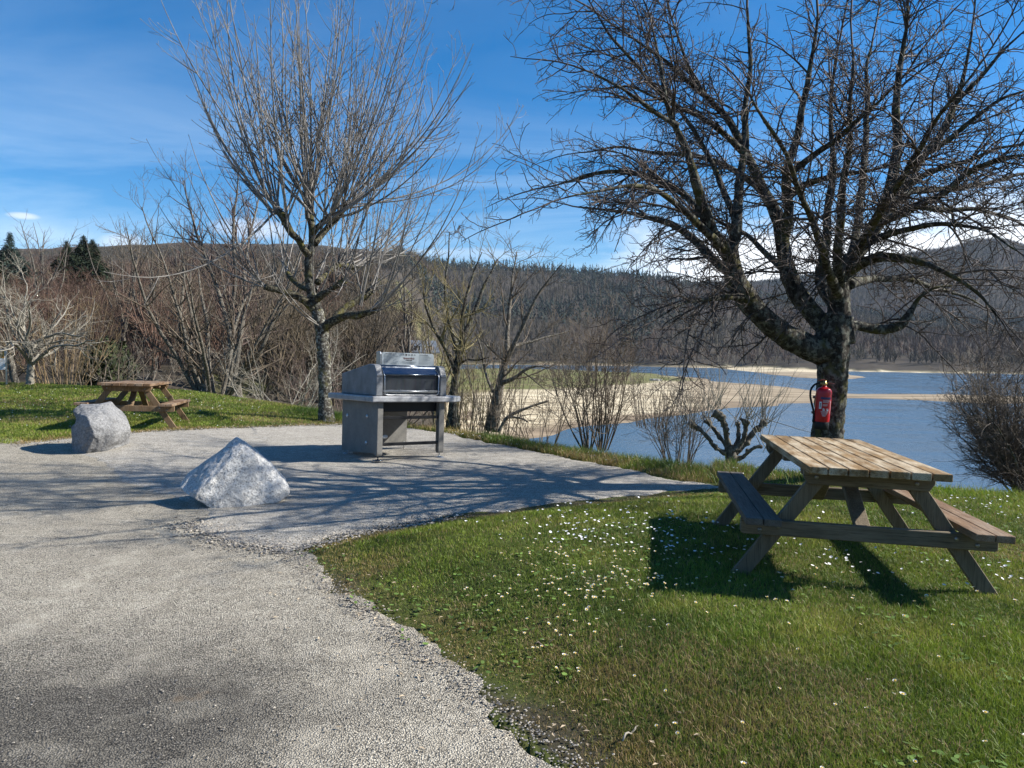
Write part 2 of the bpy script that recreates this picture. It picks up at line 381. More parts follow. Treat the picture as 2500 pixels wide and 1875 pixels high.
def mat_road(name, chipsc, light, dark, stain, streak=True, contrast=1.):
    t = NT(name); v = t.tc(); w = t.noise(v, 30, 2, out='Color'); vv = t.mix(.012, v, w, 'ADD')
    cell = t.voro(vv, chipsc, 'Color'); d = t.voro(vv, chipsc, 'Distance'); sep = t.new('ShaderNodeSeparateColor'); t.ln(cell, sep.inputs[0])
    big = t.noise(v, .42, 4, .55); mid = t.noise(v, 2.3, 5, .65); st = t.noise(v, 1.1, 5, .7)
    chip = t.ramp(sep.outputs[0], [(.0, dark), (.35, tuple((a+b)/2 for a, b in zip(light, dark))), (1., light)])
    chip = t.mix(t.ramp(sep.outputs[1], [(.8, 0.), (.9, .7)]), chip, tuple(min(1, x*1.35) for x in light))
    base = t.mix(t.ramp(d, [(.38, 0.), (.78, contrast*.95)]), chip, tuple(x*.25 for x in dark))
    if streak:
        base = t.mix(t.ramp(big, [(.48, 0.), (.66, .3)]), base, (.5, .5, .51), 'MULTIPLY')
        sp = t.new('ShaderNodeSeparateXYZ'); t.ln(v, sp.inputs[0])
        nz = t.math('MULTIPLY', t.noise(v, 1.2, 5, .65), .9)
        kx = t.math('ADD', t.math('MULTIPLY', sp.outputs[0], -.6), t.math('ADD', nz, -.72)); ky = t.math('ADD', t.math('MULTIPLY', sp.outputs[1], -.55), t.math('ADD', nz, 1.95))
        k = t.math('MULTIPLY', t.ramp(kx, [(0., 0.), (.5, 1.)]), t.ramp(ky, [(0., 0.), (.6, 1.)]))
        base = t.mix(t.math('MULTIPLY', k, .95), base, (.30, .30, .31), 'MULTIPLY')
        # two pale dusty wheel marks
        wv = t.new('ShaderNodeTexWave', wave_type='BANDS', bands_direction='X'); wv.inputs['Scale'].default_value = .16; wv.inputs['Distortion'].default_value = 3.; wv.inputs['Detail'].default_value = 3.; wv.inputs['Detail Scale'].default_value = .6; t.ln(v, wv.inputs[0])
        base = t.mix(t.math('MULTIPLY', t.ramp(wv.outputs[1], [(.93, 0.), (1., 1.)]), t.ramp(mid, [(.4, 0.), (.65, .22)])), base, tuple(min(1, q*1.2) for q in light))
    base = t.mix(t.math('MULTIPLY', t.ramp(mid, [(.5, 0.), (.7, 1.)]), .22), base, tuple(min(1, x*1.1) for x in light))
    gr = t.noise(v, 7., 5, .75); base = t.mix(t.ramp(gr, [(.42, .45), (.6, 0.)]), base, (.62, .60, .57), 'MULTIPLY')
    base = t.mix(t.ramp(st, [(.64, 0.), (.74, .3)]), base, stain)
    t.col(base); h = t.ramp(d, [(.2, 1.), (.75, 0.)]); t.bump(h, .75, .006); return t.set(.85, 0, .25)
M['road'] = mat_road('chip_seal', 118., (.58, .52, .41), (.235, .21, .168), (.42, .28, .15))
M['pad'] = mat_road('crushed_gravel', 110., (.57, .525, .45), (.265, .245, .208), (.50, .42, .32), False, .75)
def mat_grass():
    t = NT('grass_blades'); a = t.attr('tint'); t.col(a); m = t.set(.55, 0, .35)
    t.b.inputs['Transmission Weight'].default_value = 0.
    tr = t.new('ShaderNodeBsdfTranslucent'); t.ln(a, tr.inputs[0]); mx = t.new('ShaderNodeMixShader'); mx.inputs[0].default_value = .3
    t.ln(t.b.outputs[0], mx.inputs[1]); t.ln(tr.outputs[0], mx.inputs[2]); t.ln(mx.outputs[0], t.n['Material Output'].inputs[0]); return m
M['grass'] = mat_grass()
M['petal'] = NT('white_petal').col((.82, .80, .78)).set(.6)
M['pollen'] = NT('yellow_disc').col((.75, .48, .04)).set(.8)
M['stem'] = NT('green_stem').col((.09, .14, .03)).set(.7)
def mat_tint(name, rough=.85):
    t = NT(name); t.col(t.attr('tint')); return t.set(rough, 0, .25)
M['tint'] = mat_tint('mixed_tint')
M['tintwood'] = mat_tint('wood_mass_tint', .9)
def mat_water():
    t = NT('lake_water'); v = t.tc('Object', (1, 1, 1)); t.col((.06, .105, .15))
    a = t.noise(v, .9, 4, .6); b = t.noise(t.tc('Object', (.05, .12, 1)), 1., 3)
    t.ln(t.ramp(b, [(.35, .16), (.65, .3)]), t.b.inputs['Roughness'])
    t.bump(a, .5, .12); m = t.set(.22, 0, .5); t.b.inputs['IOR'].default_value = 1.33; return m
M['water'] = mat_water()
# ---------------------------------------------------------------- land
def build_land():
    angs = np.concatenate([np.arange(-180, -62, 3.), np.arange(-62, 62, .22), np.arange(62, 180, 3.)])
    rad = [0.35]
    while rad[-1] < 3200: rad.append(rad[-1]*1.0165+.012)
    rad = np.array(rad); A = np.radians(angs); nr, na = len(rad), len(A)
    X = rad[:, None]*np.sin(A)[None]; Y = rad[:, None]*np.cos(A)[None]
    x, y = X.ravel(), Y.ravel(); z = ground(x, y)
    ROADPOLY = road_poly(); ins = inpoly(x, y, ROADPOLY) & (pldist(x, y, ROADPOLY, True) > .06)
    z = np.where(ins, z-.03, z)
    r = np.hypot(x, y)
    d = pldist(x, y, CREST)*np.where(inpoly(x, y, PLATEAU), -1, 1)
    az = np.where(y > 1, x/np.maximum(y, 1), np.sign(x)*5)
    wb = S((az+.16)/.09); w = n2(x, y, .06, 3); w3 = n2(x, y, .3, 3)
    sand = wb*S((d-20+2*w)/5)*(z < -7.5+.4*w)*(r < 520)
    sand = np.maximum(sand, wb*(r >= 420)*S((-8.6-z+.5*w)/.6))
    mead = inpoly(x, y, MEADOW)*S((pldist(x, y, MEADOW, True)+w*7+3)/9)
    lit = S((d-3-w3)/4)*(1-sand)*np.where(wb > .5, S((d-2)/4), 1.)
    # grassy strip beyond the lawn on the upland side
    strip = (1-wb)*S((d-4)/4)*S((40-r+6*w)/8)*S((az+.46)/.1)*S((.2+w3+w)/.5)
    mead = np.maximum(mead*S((r-150)/40), strip*.9)
    # small fields on the far slopes
    fld = (n2(x, y, .006, 2) > .66)*(az > .1)*S((r-640)/60)*S((950-r)/100)*.8
    mead = np.maximum(mead, fld); lit = lit*(1-fld)*(1-strip)
    lit = np.where(mead > .3, lit*.3, lit)
    de_ = pldist(x, y, EDGE+PADEDGE[1:]); lit = np.maximum(lit, S((.26+.16*n2(x, y, 2., 2)-de_)/.25)*inpoly(x, y, LAWN_NEAR)*.85)
    wet = wb*np.maximum(S((-9.72+.12*w-z)/.22), S((pldist(x, y, SAND[5:], False)*0+x-.16*y-8+6*w)/14)*.75)
    wet = np.where(r > 480, S((x*-1+.30*r)/60)*.8, wet)
    me_i = np.arange(nr*na).reshape(nr, na)
    a = me_i[:-1]; b = me_i[1:]
    q = np.stack([a, b, np.roll(b, -1, 1), np.roll(a, -1, 1)], -1).reshape(-1, 4)[:, ::-1]
    V = np.stack([x, y, z], -1); V = np.vstack([V, [[0, 0, float(z[:na].mean())]]]); c = len(V)-1
    tri = np.stack([np.full(na, c), me_i[0], np.roll(me_i[0], -1)], -1)[:, ::-1]
    cols = np.stack([sand, mead, lit, wet], -1); cols = np.vstack([cols, [[0, 0, 0, 0]]])
    me = npmesh('ground', V, [q, tri], M['land'], True, cols)
    tag(link('ground', me), kind='structure')
def road_poly():
    lb = [tuple(at(a, b)[:2]) for a, b in ((-260, 1050), (0, 1071), (60, 1084))]
    return EDGE+[(-2.5, 6.6), (-3.5, 8), (-5, 10.2), (-6.6, 11.5)]+lb[::-1]+[(-22, 11.6), (-22, -12)]
def jag(poly, step, amp, f, seed=0, keep=None):
    out = []
    p = np.array(poly, float)
    for i in range(len(p)):
        a, b = p[i], p[(i+1) % len(p)]; L = np.hypot(*(b-a)); n = max(1, min(400, int(L/step)))
        for k in range(n): out.append(a+(b-a)*k/n)
    q = np.array(out); d = np.roll(q, -1, 0)-np.roll(q, 1, 0); d /= np.hypot(d[:, 0], d[:, 1])[:, None]+1e-9
    nz = n2(q[:, 0]+seed, q[:, 1]-seed, f, 3)*amp
    return q+np.stack([-d[:, 1], d[:, 0]], -1)*nz[:, None]
def sheet(name, poly, cell, lift, mat, smoothpoly=True):
    p = np.asarray(poly); x0, y0 = p.min(0)-cell; x1, y1 = p.max(0)+cell
    gx = np.arange(x0, x1, cell); gy = np.arange(y0, y1, cell)
    X, Y = np.meshgrid(gx, gy); ins = inpoly(X, Y, p)
    c = ins[:-1, :-1] | ins[1:, :-1] | ins[:-1, 1:] | ins[1:, 1:]
    idx = np.arange(X.size).reshape(X.shape); xs, ys = X.ravel().copy(), Y.ravel().copy()
    q = np.stack([idx[:-1, :-1], idx[:-1, 1:], idx[1:, 1:], idx[1:, :-1]], -1)[c]
    used = np.unique(q); out = used[~ins.ravel()[used]]
    _, bx, by = pldist(xs[out], ys[out], p, True, True); xs[out] = bx; ys[out] = by
    rm = np.full(X.size, -1); rm[used] = np.arange(len(used))
    z = ground(xs[used], ys[used])+lift
    edge = np.isin(used, out); z = z-np.where(edge, lift*.9, 0)
    me = npmesh(name, np.stack([xs[used], ys[used], z], -1), [rm[q]], mat, True)
    return link(name, me)
RP = road_poly()
PADPX = [(60, 1086), (120, 1079), (300, 1060), (430, 1052), (600, 1045), (840, 1037), (960, 1042), (1080, 1056), (1200, 1083), (1350, 1112), (1550, 1151), (1700, 1181), (1757, 1191)]
PADB = [tuple(at(a, b)[:2]) for a, b in PADPX]
PAD = PADB+PADEDGE[::-1][1:]+[(-2.5, 6.1), (-2.9, 6.9), (-3.4, 7.7), (-4.6, 8.6), (-5.6, 9.9), (-6.6, 10.9)]
build_land()
tick('build_land')
tag(sheet('road', jag(jag(RP, .05, .12, 2.0), .05, .045, 9., 3.), .07, .006, M['road']), kind='structure')
tag(sheet('gravel_pad', jag(jag(PAD, .06, .09, 2.6, 5.), .05, .04, 8., 1.), .07, .013, M['pad']), kind='structure')
lake = npmesh('lake', [(-900, 40, -10), (1800, -400, -10), (1800, 1300, -10), (-900, 1300, -10)], [np.array([[0, 1, 2, 3]])], M['water'])
tag(link('lake', lake), kind='structure')
# ---------------------------------------------------------------- grass, daisies, gravel, leaves
LEFT_LAWN = [(-40, 9), (-22, 11.2)]+[tuple(p) for p in PADB]+[(3.2, 9.5), (2.2, 10.6), (0.2, 12.9), (-1., 14.6), (-3.2, 16.2), (-6.5, 18.4), (-9, 20.2), (-14, 21.5), (-40, 25)]
def build_grass():
    Ps, Hs, Ws, Cs = [], [], [], []
    def scatter(n, sampler, hfun, wfun, tint):
        x, y = sampler(n); Ps.append(np.stack([x, y], -1)); h, w = hfun(x, y), wfun(x, y); Hs.append(h); Ws.append(w); Cs.append(tint(x, y))
    lb = np.vstack([np.array(EDGE), np.array(PADEDGE)[1:]])
    def tint(x, y, ek=1.):
        n = len(x); de = np.minimum(pldist(x, y, lb), 9); dl = pldist(x, y, PADB+[(-40, 9)])
        a = n2(x, y, .9, 3); b = n2(x, y, 3.5, 3); u = np.clip(rng.random(n)+.45*n2(x+7, y, 5., 2)+.25*n2(x, y+5, 1.6, 2), 0, 1.25)
        g = np.stack([.098+.11*u+.04*a, .145+.13*u+.04*a, .018+.014*u], -1)
        yel = np.stack([.25+.08*u, .25+.08*u, .045+.02*u], -1); dry = np.stack([.30+.16*u, .21+.12*u, .10+.06*u], -1); moss = np.stack([.18+.06*u, .118+.05*u, .028+.012*u], -1)
        def mx(c, d, w): return c*(1-w[:, None])+d*w[:, None]
        c = mx(g, yel, S((b*.8+a*.7+.1)/.8)*.75*(rng.random(n) < .7))
        e = S((.56-np.minimum(de, np.where(y > 9, dl*1.2, 9))+.38*b+.2*a)/.55)
        dp_ = S((n2(x+3, y, .75, 4)-.22)/.35)*.34; c = np.where((rng.random(n) < dp_)[:, None], dry*.85, c)
        e = e*ek; c = mx(c, moss, e*.75); c = mx(c, dry, (rng.random(n) < (.07+.42*e)).astype(float))
        return np.clip(c, .004, 1)
    # near lawn, density falls with distance
    def near(n):
        u = rng.random(n); Y = 2.0*np.exp(u*np.log(11.5/2.0)); az = rng.uniform(-.5, 1.0, n); return az*Y, Y
    def keep(x, y, n):
        de = pldist(x, y, lb); return x, y
    def near_s(n):
        x, y = near(int(n*1.75)); m = inpoly(x, y, LAWN_NEAR); de = pldist(x, y, lb)
        d = pldist(x, y, CREST)*np.where(inpoly(x, y, PLATEAU), -1, 1)
        b = n2(x, y, 3.5, 3); pk = np.clip(.25+.9*(de+.16*b)/.3, .0, 1)
        m |= (de < .13) & (b > .05) & (rng.random(len(x)) < .5); m &= (d < 1.3) & (rng.random(len(x)) < pk); return x[m], y[m]
    tuft = lambda x, y: .8+.5*n2(x, y, 2.2, 3)
    def hN(x, y):
        d = pldist(x, y, CREST)*np.where(inpoly(x, y, PLATEAU), -1, 1)
        de = pldist(x, y, lb)
        return (.016+.026*rng.random(len(x))*np.clip(tuft(x, y), .4, 1.5))*(.45+.55*S(de/.6))+.10*S((d+.7)/.7)*rng.random(len(x))**2
    scatter(330000, near_s, hN, lambda x, y: .0016+.00042*np.hypot(x, y)*(.7+.6*rng.random(len(x))), tint)
    # strip behind the pad and left lawn
    def left_s(n):
        u = rng.random(n*3); Y = 9*np.exp(u*np.log(23/9.)); az = rng.uniform(-1.0, .4, n*3); x, y = az*Y, Y
        m = inpoly(x, y, LEFT_LAWN); x, y = x[m][:n], y[m][:n]; return x, y
    def hL(x, y):
        d = pldist(x, y, CREST)*np.where(inpoly(x, y, PLATEAU), -1, 1)
        return .02+.035*rng.random(len(x))+S((d+1.2)/1.)*.13*rng.random(len(x))**1.5*S((x+5)/3)
    scatter(190000, left_s, hL, lambda x, y: (.0022+.0004*np.hypot(x, y))*(.7+.6*rng.random(len(x))), tint)
    # rough grass over the edge of the bank
    def bank_s(n):
        t = rng.random(n); cr = np.array(CREST)[4:11]; L = np.concatenate([[0], np.cumsum(np.hypot(*np.diff(cr, axis=0).T))]); s = t*L[-1]
        x = np.interp(s, L, cr[:, 0])+rng.normal(0, .35, n); y = np.interp(s, L, cr[:, 1])+rng.normal(.1, .4, n)
        m = ~inpoly(x, y, PAD); return x[m], y[m]
    scatter(42000, bank_s, lambda x, y: .04+.17*rng.random(len(x))**2*np.clip(.6+n2(x, y, 1.2, 2), .2, 1.6), lambda x, y: .0035+.004*rng.random(len(x)), lambda x, y: tint(x, y, .0)*np.array([.62, .85, .7]))
    P = np.vstack(Ps); h = np.concatenate(Hs); w = np.concatenate(Ws); C = np.vstack(Cs); n = len(P)
    z = ground(P[:, 0], P[:, 1])-.003
    a = rng.uniform(0, 2*PI, n); lean = rng.normal(0, .5, n)*h; la = rng.uniform(0, 2*PI, n)
    fx, fy = np.cos(a)*w/2, np.sin(a)*w/2; lx, ly = np.cos(la)*lean, np.sin(la)*lean
    b = np.stack([P[:, 0], P[:, 1], z], -1); o = np.stack([fx, fy, 0*fx], -1)
    m = b+np.stack([lx*.4, ly*.4, h*.55], -1); t = b+np.stack([lx*1.3, ly*1.3, h*.98], -1)
    V = np.stack([b-o, b+o, m+o*.8, m-o*.8, t], 1).reshape(-1, 3)
    i = np.arange(n)*5
    q = np.stack([i, i+1, i+2, i+3], -1); tr = np.stack([i+3, i+2, i+4], -1)
    me = npmesh('grass', V, [q, tr], M['grass'], True, np.repeat(C, 5, 0))
    tag(link('grass', me), 'short green lawn grass dotted with daisies around the picnic table', 'grass', kind='stuff')
build_grass()
tick('build_grass')
def daisy_mesh(seed, far=False):
    r = np.random.default_rng(seed); b = BM(); np_ = 13 if not far else 6
    t = bmesh.new(); h = .030+.022*r.random(); R = .0075+.0028*r.random(); tilt = Matrix.Translation((0, 0, h)) @ Matrix.Rotation(r.uniform(.1, .5), 4, 'X') @ Matrix.Rotation(r.uniform(0, 6.28), 4, 'Z')
    for k in range(np_):
        a = 2*PI*k/np_+r.normal(0, .08); w = PI/np_*.95; up = .0015+.003*r.random(); rr = R*(.9+.2*r.random())
        v = [t.verts.new((.004*math.cos(a-w), .004*math.sin(a-w), 0)), t.verts.new((rr*.85*math.cos(a-w*.8), rr*.85*math.sin(a-w*.8), up)), t.verts.new((rr*math.cos(a), rr*math.sin(a), up*1.1)), t.verts.new((rr*.85*math.cos(a+w*.8), rr*.85*math.sin(a+w*.8), up)), t.verts.new((.004*math.cos(a+w), .004*math.sin(a+w), 0))]
        t.faces.new(v)
    b.merge(t, tilt, 0)
    b.lathe([(.0048, .0), (.0045, .0022), (.0025, .0036), (.0003, .004)], 8, tilt, 1)
    b.tube([(0, 0, 0), (.001, .0005, h*.5), (0, 0, h)], .0011, 5, None, 2)
    o = b.obj('daisy', [M['petal'], M['pollen'], M['stem']]); return o
def build_daisies():
    cl = [(1500, 1370, 125, 55, 170), (1560, 1300, 130, 40, 80), (1510, 1470, 85, 18, 60), (1380, 1420, 150, 70, 40), (1330, 1310, 120, 45, 30), (1650, 1320, 90, 50, 24), (1740, 1420, 90, 30, 22), (1990, 1390, 90, 40, 62), (1400, 1540, 130, 60, 34), (2320, 1330, 120, 70, 52), (2380, 1245, 60, 16, 40), (2100, 1300, 110, 50, 14), (1950, 1500, 200, 60, 20), (1450, 1640, 120, 60, 14), (2050, 1780, 170, 80, 13), (1800, 1800, 120, 60, 3), (2300, 1700, 130, 120, 7), (1150, 1310, 120, 50, 14), (1250, 1420, 120, 60, 12), (2430, 1440, 60, 50, 14)]
    pts = []
    for cx, cy, sx, sy, n in cl:
        for _ in range(n):
            a, b = rng.normal(cx, sx), rng.normal(cy, sy)
            p = onz(a, b, .12)
            if 1.9 < p[1] < 10 and inpoly(np.array([p[0]]), np.array([p[1]]), LAWN_NEAR)[0] and pldist(np.array([p[0]]), np.array([p[1]]), EDGE+PADEDGE)[0] > .3: pts.append((p[0], p[1]))
    P = np.array(pts); z = ground(P[:, 0], P[:, 1]); o = np.argsort(np.hypot(P[:, 0], P[:, 1])); P = P[o]; z = z[o]
    protos = [daisy_mesh(s) for s in range(5)]
    grp = 'daisies scattered over the lawn'
    lab = 'small white daisy with yellow centre open in the lawn grass'
    for i in range(min(296, len(P))):
        d = protos[i] if i < 5 else protos[i % 5].copy()
        if i >= 5: COL.objects.link(d)
        d.location = (P[i, 0], P[i, 1], z[i]); d.rotation_euler = (0, 0, rng.uniform(0, 6.28)); s = rng.uniform(.85, 1.2); d.scale = (s, s, s)
        tag(d, lab, 'daisy', grp)
    # the rest, and the specks of the far lawn, as one scatter
    Q = [(a, b) for a, b in P[296:]]
    for _ in range(330):
        a, b = rng.uniform(0, 640), rng.normal(1000, 30)
        p = at(a, min(max(b, 955), 1045))
        if inpoly(np.array([p[0]]), np.array([p[1]]), LEFT_LAWN)[0]: Q.append((p[0], p[1]))
    for _ in range(260):
        s = rng.random(); x = -1.3+s*4.2; y = np.interp(x, [-1.3, 1.23, 2.9], [14.1, 11.2, 9.5])+rng.normal(-.1, .2); Q.append((x, y))
    Q = np.array(Q); V, Fq, mi = [], [], []; n = 0
    zz = ground(Q[:, 0], Q[:, 1])
    for (a, b), z0 in zip(Q, zz):
        R = rng.uniform(.008, .012); h = rng.uniform(.03, .07); tx, ty = rng.normal(0, .25, 2)
        c = np.array([a, b, z0+h]); ring = np.array([[R*math.cos(k*PI/4), R*math.sin(k*PI/4), .003+R*(math.cos(k*PI/4)*tx+math.sin(k*PI/4)*ty)] for k in range(8)])
        V += [c]+list(c+ring); Fq += [(n, n+1+k, n+1+(k+1) % 8) for k in range(8)]; n += 9
    me = npmesh('daisy_scatter', np.array(V), [np.array(Fq)], M['petal'], False)
    tag(link('daisy_scatter', me), 'distant white daisies speckling the far lawn and bank edge', 'daisies', kind='stuff')
build_daisies()
tick('build_daisies')
def stones(name, P, size, cols, label, cat):
    """irregular pebbles, one per row of P"""
    n = len(P); base = np.array([[1, 0, 0], [-1, 0, 0], [0, 1, 0], [0, -1, 0], [0, 0, 1], [0, 0, -1.], [.7, .7, .5], [-.7, .6, .5], [.6, -.7, .4], [-.6, -.7, .5]])
    tr = np.array([[4, 0, 6], [4, 6, 2], [4, 2, 7], [4, 7, 1], [4, 1, 9], [4, 9, 3], [4, 3, 8], [4, 8, 0], [5, 6, 0], [5, 2, 6], [5, 7, 2], [5, 1, 7], [5, 9, 1], [5, 3, 9], [5, 8, 3], [5, 0, 8]])
    V = base[None]*(.75+.5*rng.random((n, 10, 1)))*size[:, None, None]*np.array([1, .85, .6])
    a = rng.uniform(0, 2*PI, n); c, s = np.cos(a), np.sin(a)
    V = np.stack([V[..., 0]*c[:, None]-V[..., 1]*s[:, None], V[..., 0]*s[:, None]+V[..., 1]*c[:, None], V[..., 2]], -1)+P[:, None, :]
    T = (np.arange(n)[:, None, None]*10+tr[None]).reshape(-1, 3)
    me = npmesh(name, V.reshape(-1, 3), [T], M['tint'], False, np.repeat(cols, 10, 0))
    return tag(link(name, me), label, cat, kind='stuff')
def along(pl, n, sd):
    p = np.array(pl)[:, :2]; L = np.concatenate([[0], np.cumsum(np.hypot(*np.diff(p, axis=0).T))]); s = rng.random(n)*L[-1]
    return np.interp(s, L, p[:, 0])+rng.normal(0, sd, n), np.interp(s, L, p[:, 1])+rng.normal(0, sd, n)
def build_loose():
    ed = EDGE[2:]
    x, y = along(ed, 2600, .06); x2, y2 = along([(-2.9, 6.6), (-2.3, 6.0), (-1.75, 5.75), (-1.3, 6.3), (-.6, 6.95)], 2600, .12); x3, y3 = along(PADB[:7], 1500, .12)
    x4, y4 = rng.uniform(-6, .6, 5200), 2.1*np.exp(rng.random(5200)*1.3)
    m = inpoly(x4, y4, RP); x4, y4 = x4[m], y4[m]
    X = np.concatenate([x, x2, x3, x4]); Y = np.concatenate([y, y2, y3, y4]); n = len(X)
    sz = np.concatenate([rng.uniform(.003, .008, len(x)), rng.uniform(.005, .014, len(x2)), rng.uniform(.006, .016, len(x3)), rng.uniform(.0035, .006, len(x4))])
    z = ground(X, Y)+.010+sz*.2; u = rng.random(n)[:, None]
    c = np.where(rng.random((n, 1)) < .3, np.array([[.16, .15, .14]])*(.6+u*.8), np.array([[.42, .37, .30]])*(.45+u*.65))
    stones('loose_gravel', np.stack([X, Y, z], -1), sz, c, 'loose pale gravel chips along the edges of road and pad', 'gravel')
    # dead leaves and straw
    n = 620; x, y = along(ed, 260, .28); x2, y2 = along([(-7, 17), (-5.6, 16.2), (-4.4, 15.6)], 360, .5)
    X, Y = np.concatenate([x, x2]), np.concatenate([y, y2]); z = ground(X, Y)+.016; a = rng.uniform(0, 2*PI, n); L = rng.uniform(.007, .019, n); W = L*rng.uniform(.3, .6, n)
    c, s = np.cos(a), np.sin(a)
    loc = np.array([[-1, 0, 0], [0, -1, .4], [1, 0, .1], [0, 1, .5]])
    V = np.stack([loc[None, :, 0]*(L*c)[:, None]-loc[None, :, 1]*(W*s)[:, None]+X[:, None], loc[None, :, 0]*(L*s)[:, None]+loc[None, :, 1]*(W*c)[:, None]+Y[:, None], z[:, None]+loc[None, :, 2]*L[:, None]*.5], -1)
    cc = np.array([[.42, .33, .22]])*(.5+.9*rng.random((n, 1)))
    i = np.arange(n)*4; me = npmesh('leaf_litter', V.reshape(-1, 3), [np.stack([i, i+1, i+2, i+3], -1)], M['tint'], False, np.repeat(cc, 4, 0))
    tag(link('leaf_litter', me), 'dry curled leaves lying on the lawn edges', 'leaves', kind='stuff')
    for k, (a, b, L, ang, lab) in enumerate([(1540, 1800, .16, 1.0, 'pale dry twig lying on the grass at the bottom edge'), (880, 1490, .3, -.6, 'dark bent twig on the mossy lawn edge by the road'), (1330, 1580, .12, .5, 'short brown twig lying in the middle of the lawn')]):
        p = at(a, b); t = BM(); q = [np.array([math.cos(ang)*L*(s-.5), math.sin(ang)*L*(s-.5), .02+.01*math.sin(s*5+k)+.012*math.sin(9*s)]) for s in np.linspace(0, 1, 7)]
        t.tube(q, [.004, .0045, .004, .0038, .0035, .003, .002], 6); t.tube([q[3], q[3]+np.array([.03, .03, .01])], [.0025, .001], 5)
        o = t.obj('twig', M['twig_fruit'] if k == 0 else M['twig_brown']); o.location = p; tag(o, lab, 'twig')
build_loose()
def weeds():
    n = 5200; Y = 2.2*np.exp(rng.random(n)*1.35); x = rng.uniform(-.45, .8, n)*Y; m = inpoly(x, Y, LAWN_NEAR) & (n2(x, Y, 1.3, 3) > .12); x, Y = x[m], Y[m]; n = len(x); z = ground(x, Y)+.012+.014*rng.random(n)
    a = rng.uniform(0, 2*PI, n); L = rng.uniform(.008, .019, n); c, s_ = np.cos(a), np.sin(a); k = np.arange(7)*2*PI/7
    lx = np.cos(k)[None]*L[:, None]; ly = np.sin(k)[None]*L[:, None]*.6; lz_ = rng.uniform(-.3, .3, (n, 1))*lx+rng.uniform(-.4, .4, (n, 1))*ly
    V = np.stack([lx*c[:, None]-ly*s_[:, None]+x[:, None], lx*s_[:, None]+ly*c[:, None]+Y[:, None], lz_+z[:, None]], -1)
    C = np.array([[.095, .155, .03]])*(.6+.8*rng.random((n, 1))); i = np.arange(n)[:, None]*7+np.arange(7)[None]
    me = npmesh('clover_leaves', V.reshape(-1, 3), [i], M['tint'], True, np.repeat(C, 7, 0)); tag(link('clover_leaves', me), 'small round leaves of clover and daisy plants among the lawn grass', 'weeds', kind='stuff')
weeds()
tick('build_loose')
# ---------------------------------------------------------------- tree machinery
def norm(v): return v/(np.linalg.norm(v, axis=-1, keepdims=True)+1e-12)
def tubes(groups):
    Vs, Fs, off = [], [], 0
    for P, R, k in groups:
        if len(P) == 0: continue
        Mn, N = P.shape[:2]
        T = norm(np.gradient(P, axis=1)); mean = norm(P[:, -1]-P[:, 0])
        ref = np.where(np.abs(mean[:, 2:3]) > .75, np.array([[1., .13, 0]]), np.array([[.1, .05, 1.]]))[:, None, :]
        U = norm(np.cross(T, np.broadcast_to(ref, T.shape))); W = np.cross(T, U)
        a = np.arange(k)*2*PI/k
        V = P[:, :, None]+R[:, :, None, None]*(np.cos(a)[None, None, :, None]*U[:, :, None]+np.sin(a)[None, None, :, None]*W[:, :, None])
        idx = off+np.arange(Mn*N*k).reshape(Mn, N, k)
        A, B = idx[:, :-1], idx[:, 1:]
        Fs.append(np.stack([A, np.roll(A, -1, 2), np.roll(B, -1, 2), B], -1).reshape(-1, 4)); Vs.append(V.reshape(-1, 3)); off += Mn*N*k
    return np.concatenate(Vs), np.concatenate(Fs)
def tube_obj(name, groups, mat, parent=None, origin=(0, 0, 0)):
    V, Fq = tubes(groups); me = npmesh(name, V-np.asarray(origin), [Fq], mat, True); return link(name, me, parent)
def march(st, d, L, r0, r1, N, wob, grav, out=None, outw=0., gpow=1.):
    m = len(st); P = np.zeros((m, N+1, 3)); D = np.zeros((m, N+1, 3)); P[:, 0] = st; d = norm(d); D[:, 0] = d
    for i in range(N):
        g = np.broadcast_to(np.asarray(grav, float).reshape(-1, 1), (m, 1))*((i+1)/N)**gpow
        d = d+rng.normal(0, wob, (m, 3))+np.concatenate([np.zeros((m, 2)), g], 1)
        if out is not None: d = d+out*outw
        d = norm(d); P[:, i+1] = P[:, i]+d*(L/N)[:, None]; D[:, i+1] = d
    t = np.linspace(0, 1, N+1)[None]; R = r0[:, None]*(1-t)**.8+r1[:, None]*(1-(1-t)**.8)
    return P, R, D
def spawn(P, R, dens, t0, t1, alo, ahi, up=0., maxn=60):
    m, N = P.shape[:2]; L = np.linalg.norm(np.diff(P, axis=1), axis=2).sum(1)
    n = np.clip(rng.poisson(np.maximum(dens*L*(t1-t0), .01)), 0, maxn); par = np.repeat(np.arange(m), n); c = len(par)
    t = rng.uniform(t0, t1, c); f = t*(N-1); i = np.minimum(f.astype(int), N-2); w = (f-i)[:, None]
    p = P[par, i]*(1-w)+P[par, i+1]*w; T = norm(P[par, i+1]-P[par, i]); r = R[par, i]*(1-w[:, 0])+R[par, i+1]*w[:, 0]
    rv = rng.normal(0, 1, (c, 3)); rv[:, 2] += up; rv = norm(rv-T*(rv*T).sum(1, keepdims=True))
    a = np.radians(rng.uniform(alo, ahi, c))[:, None]
    return p, norm(T*np.cos(a)+rv*np.sin(a)), r, L[par], t
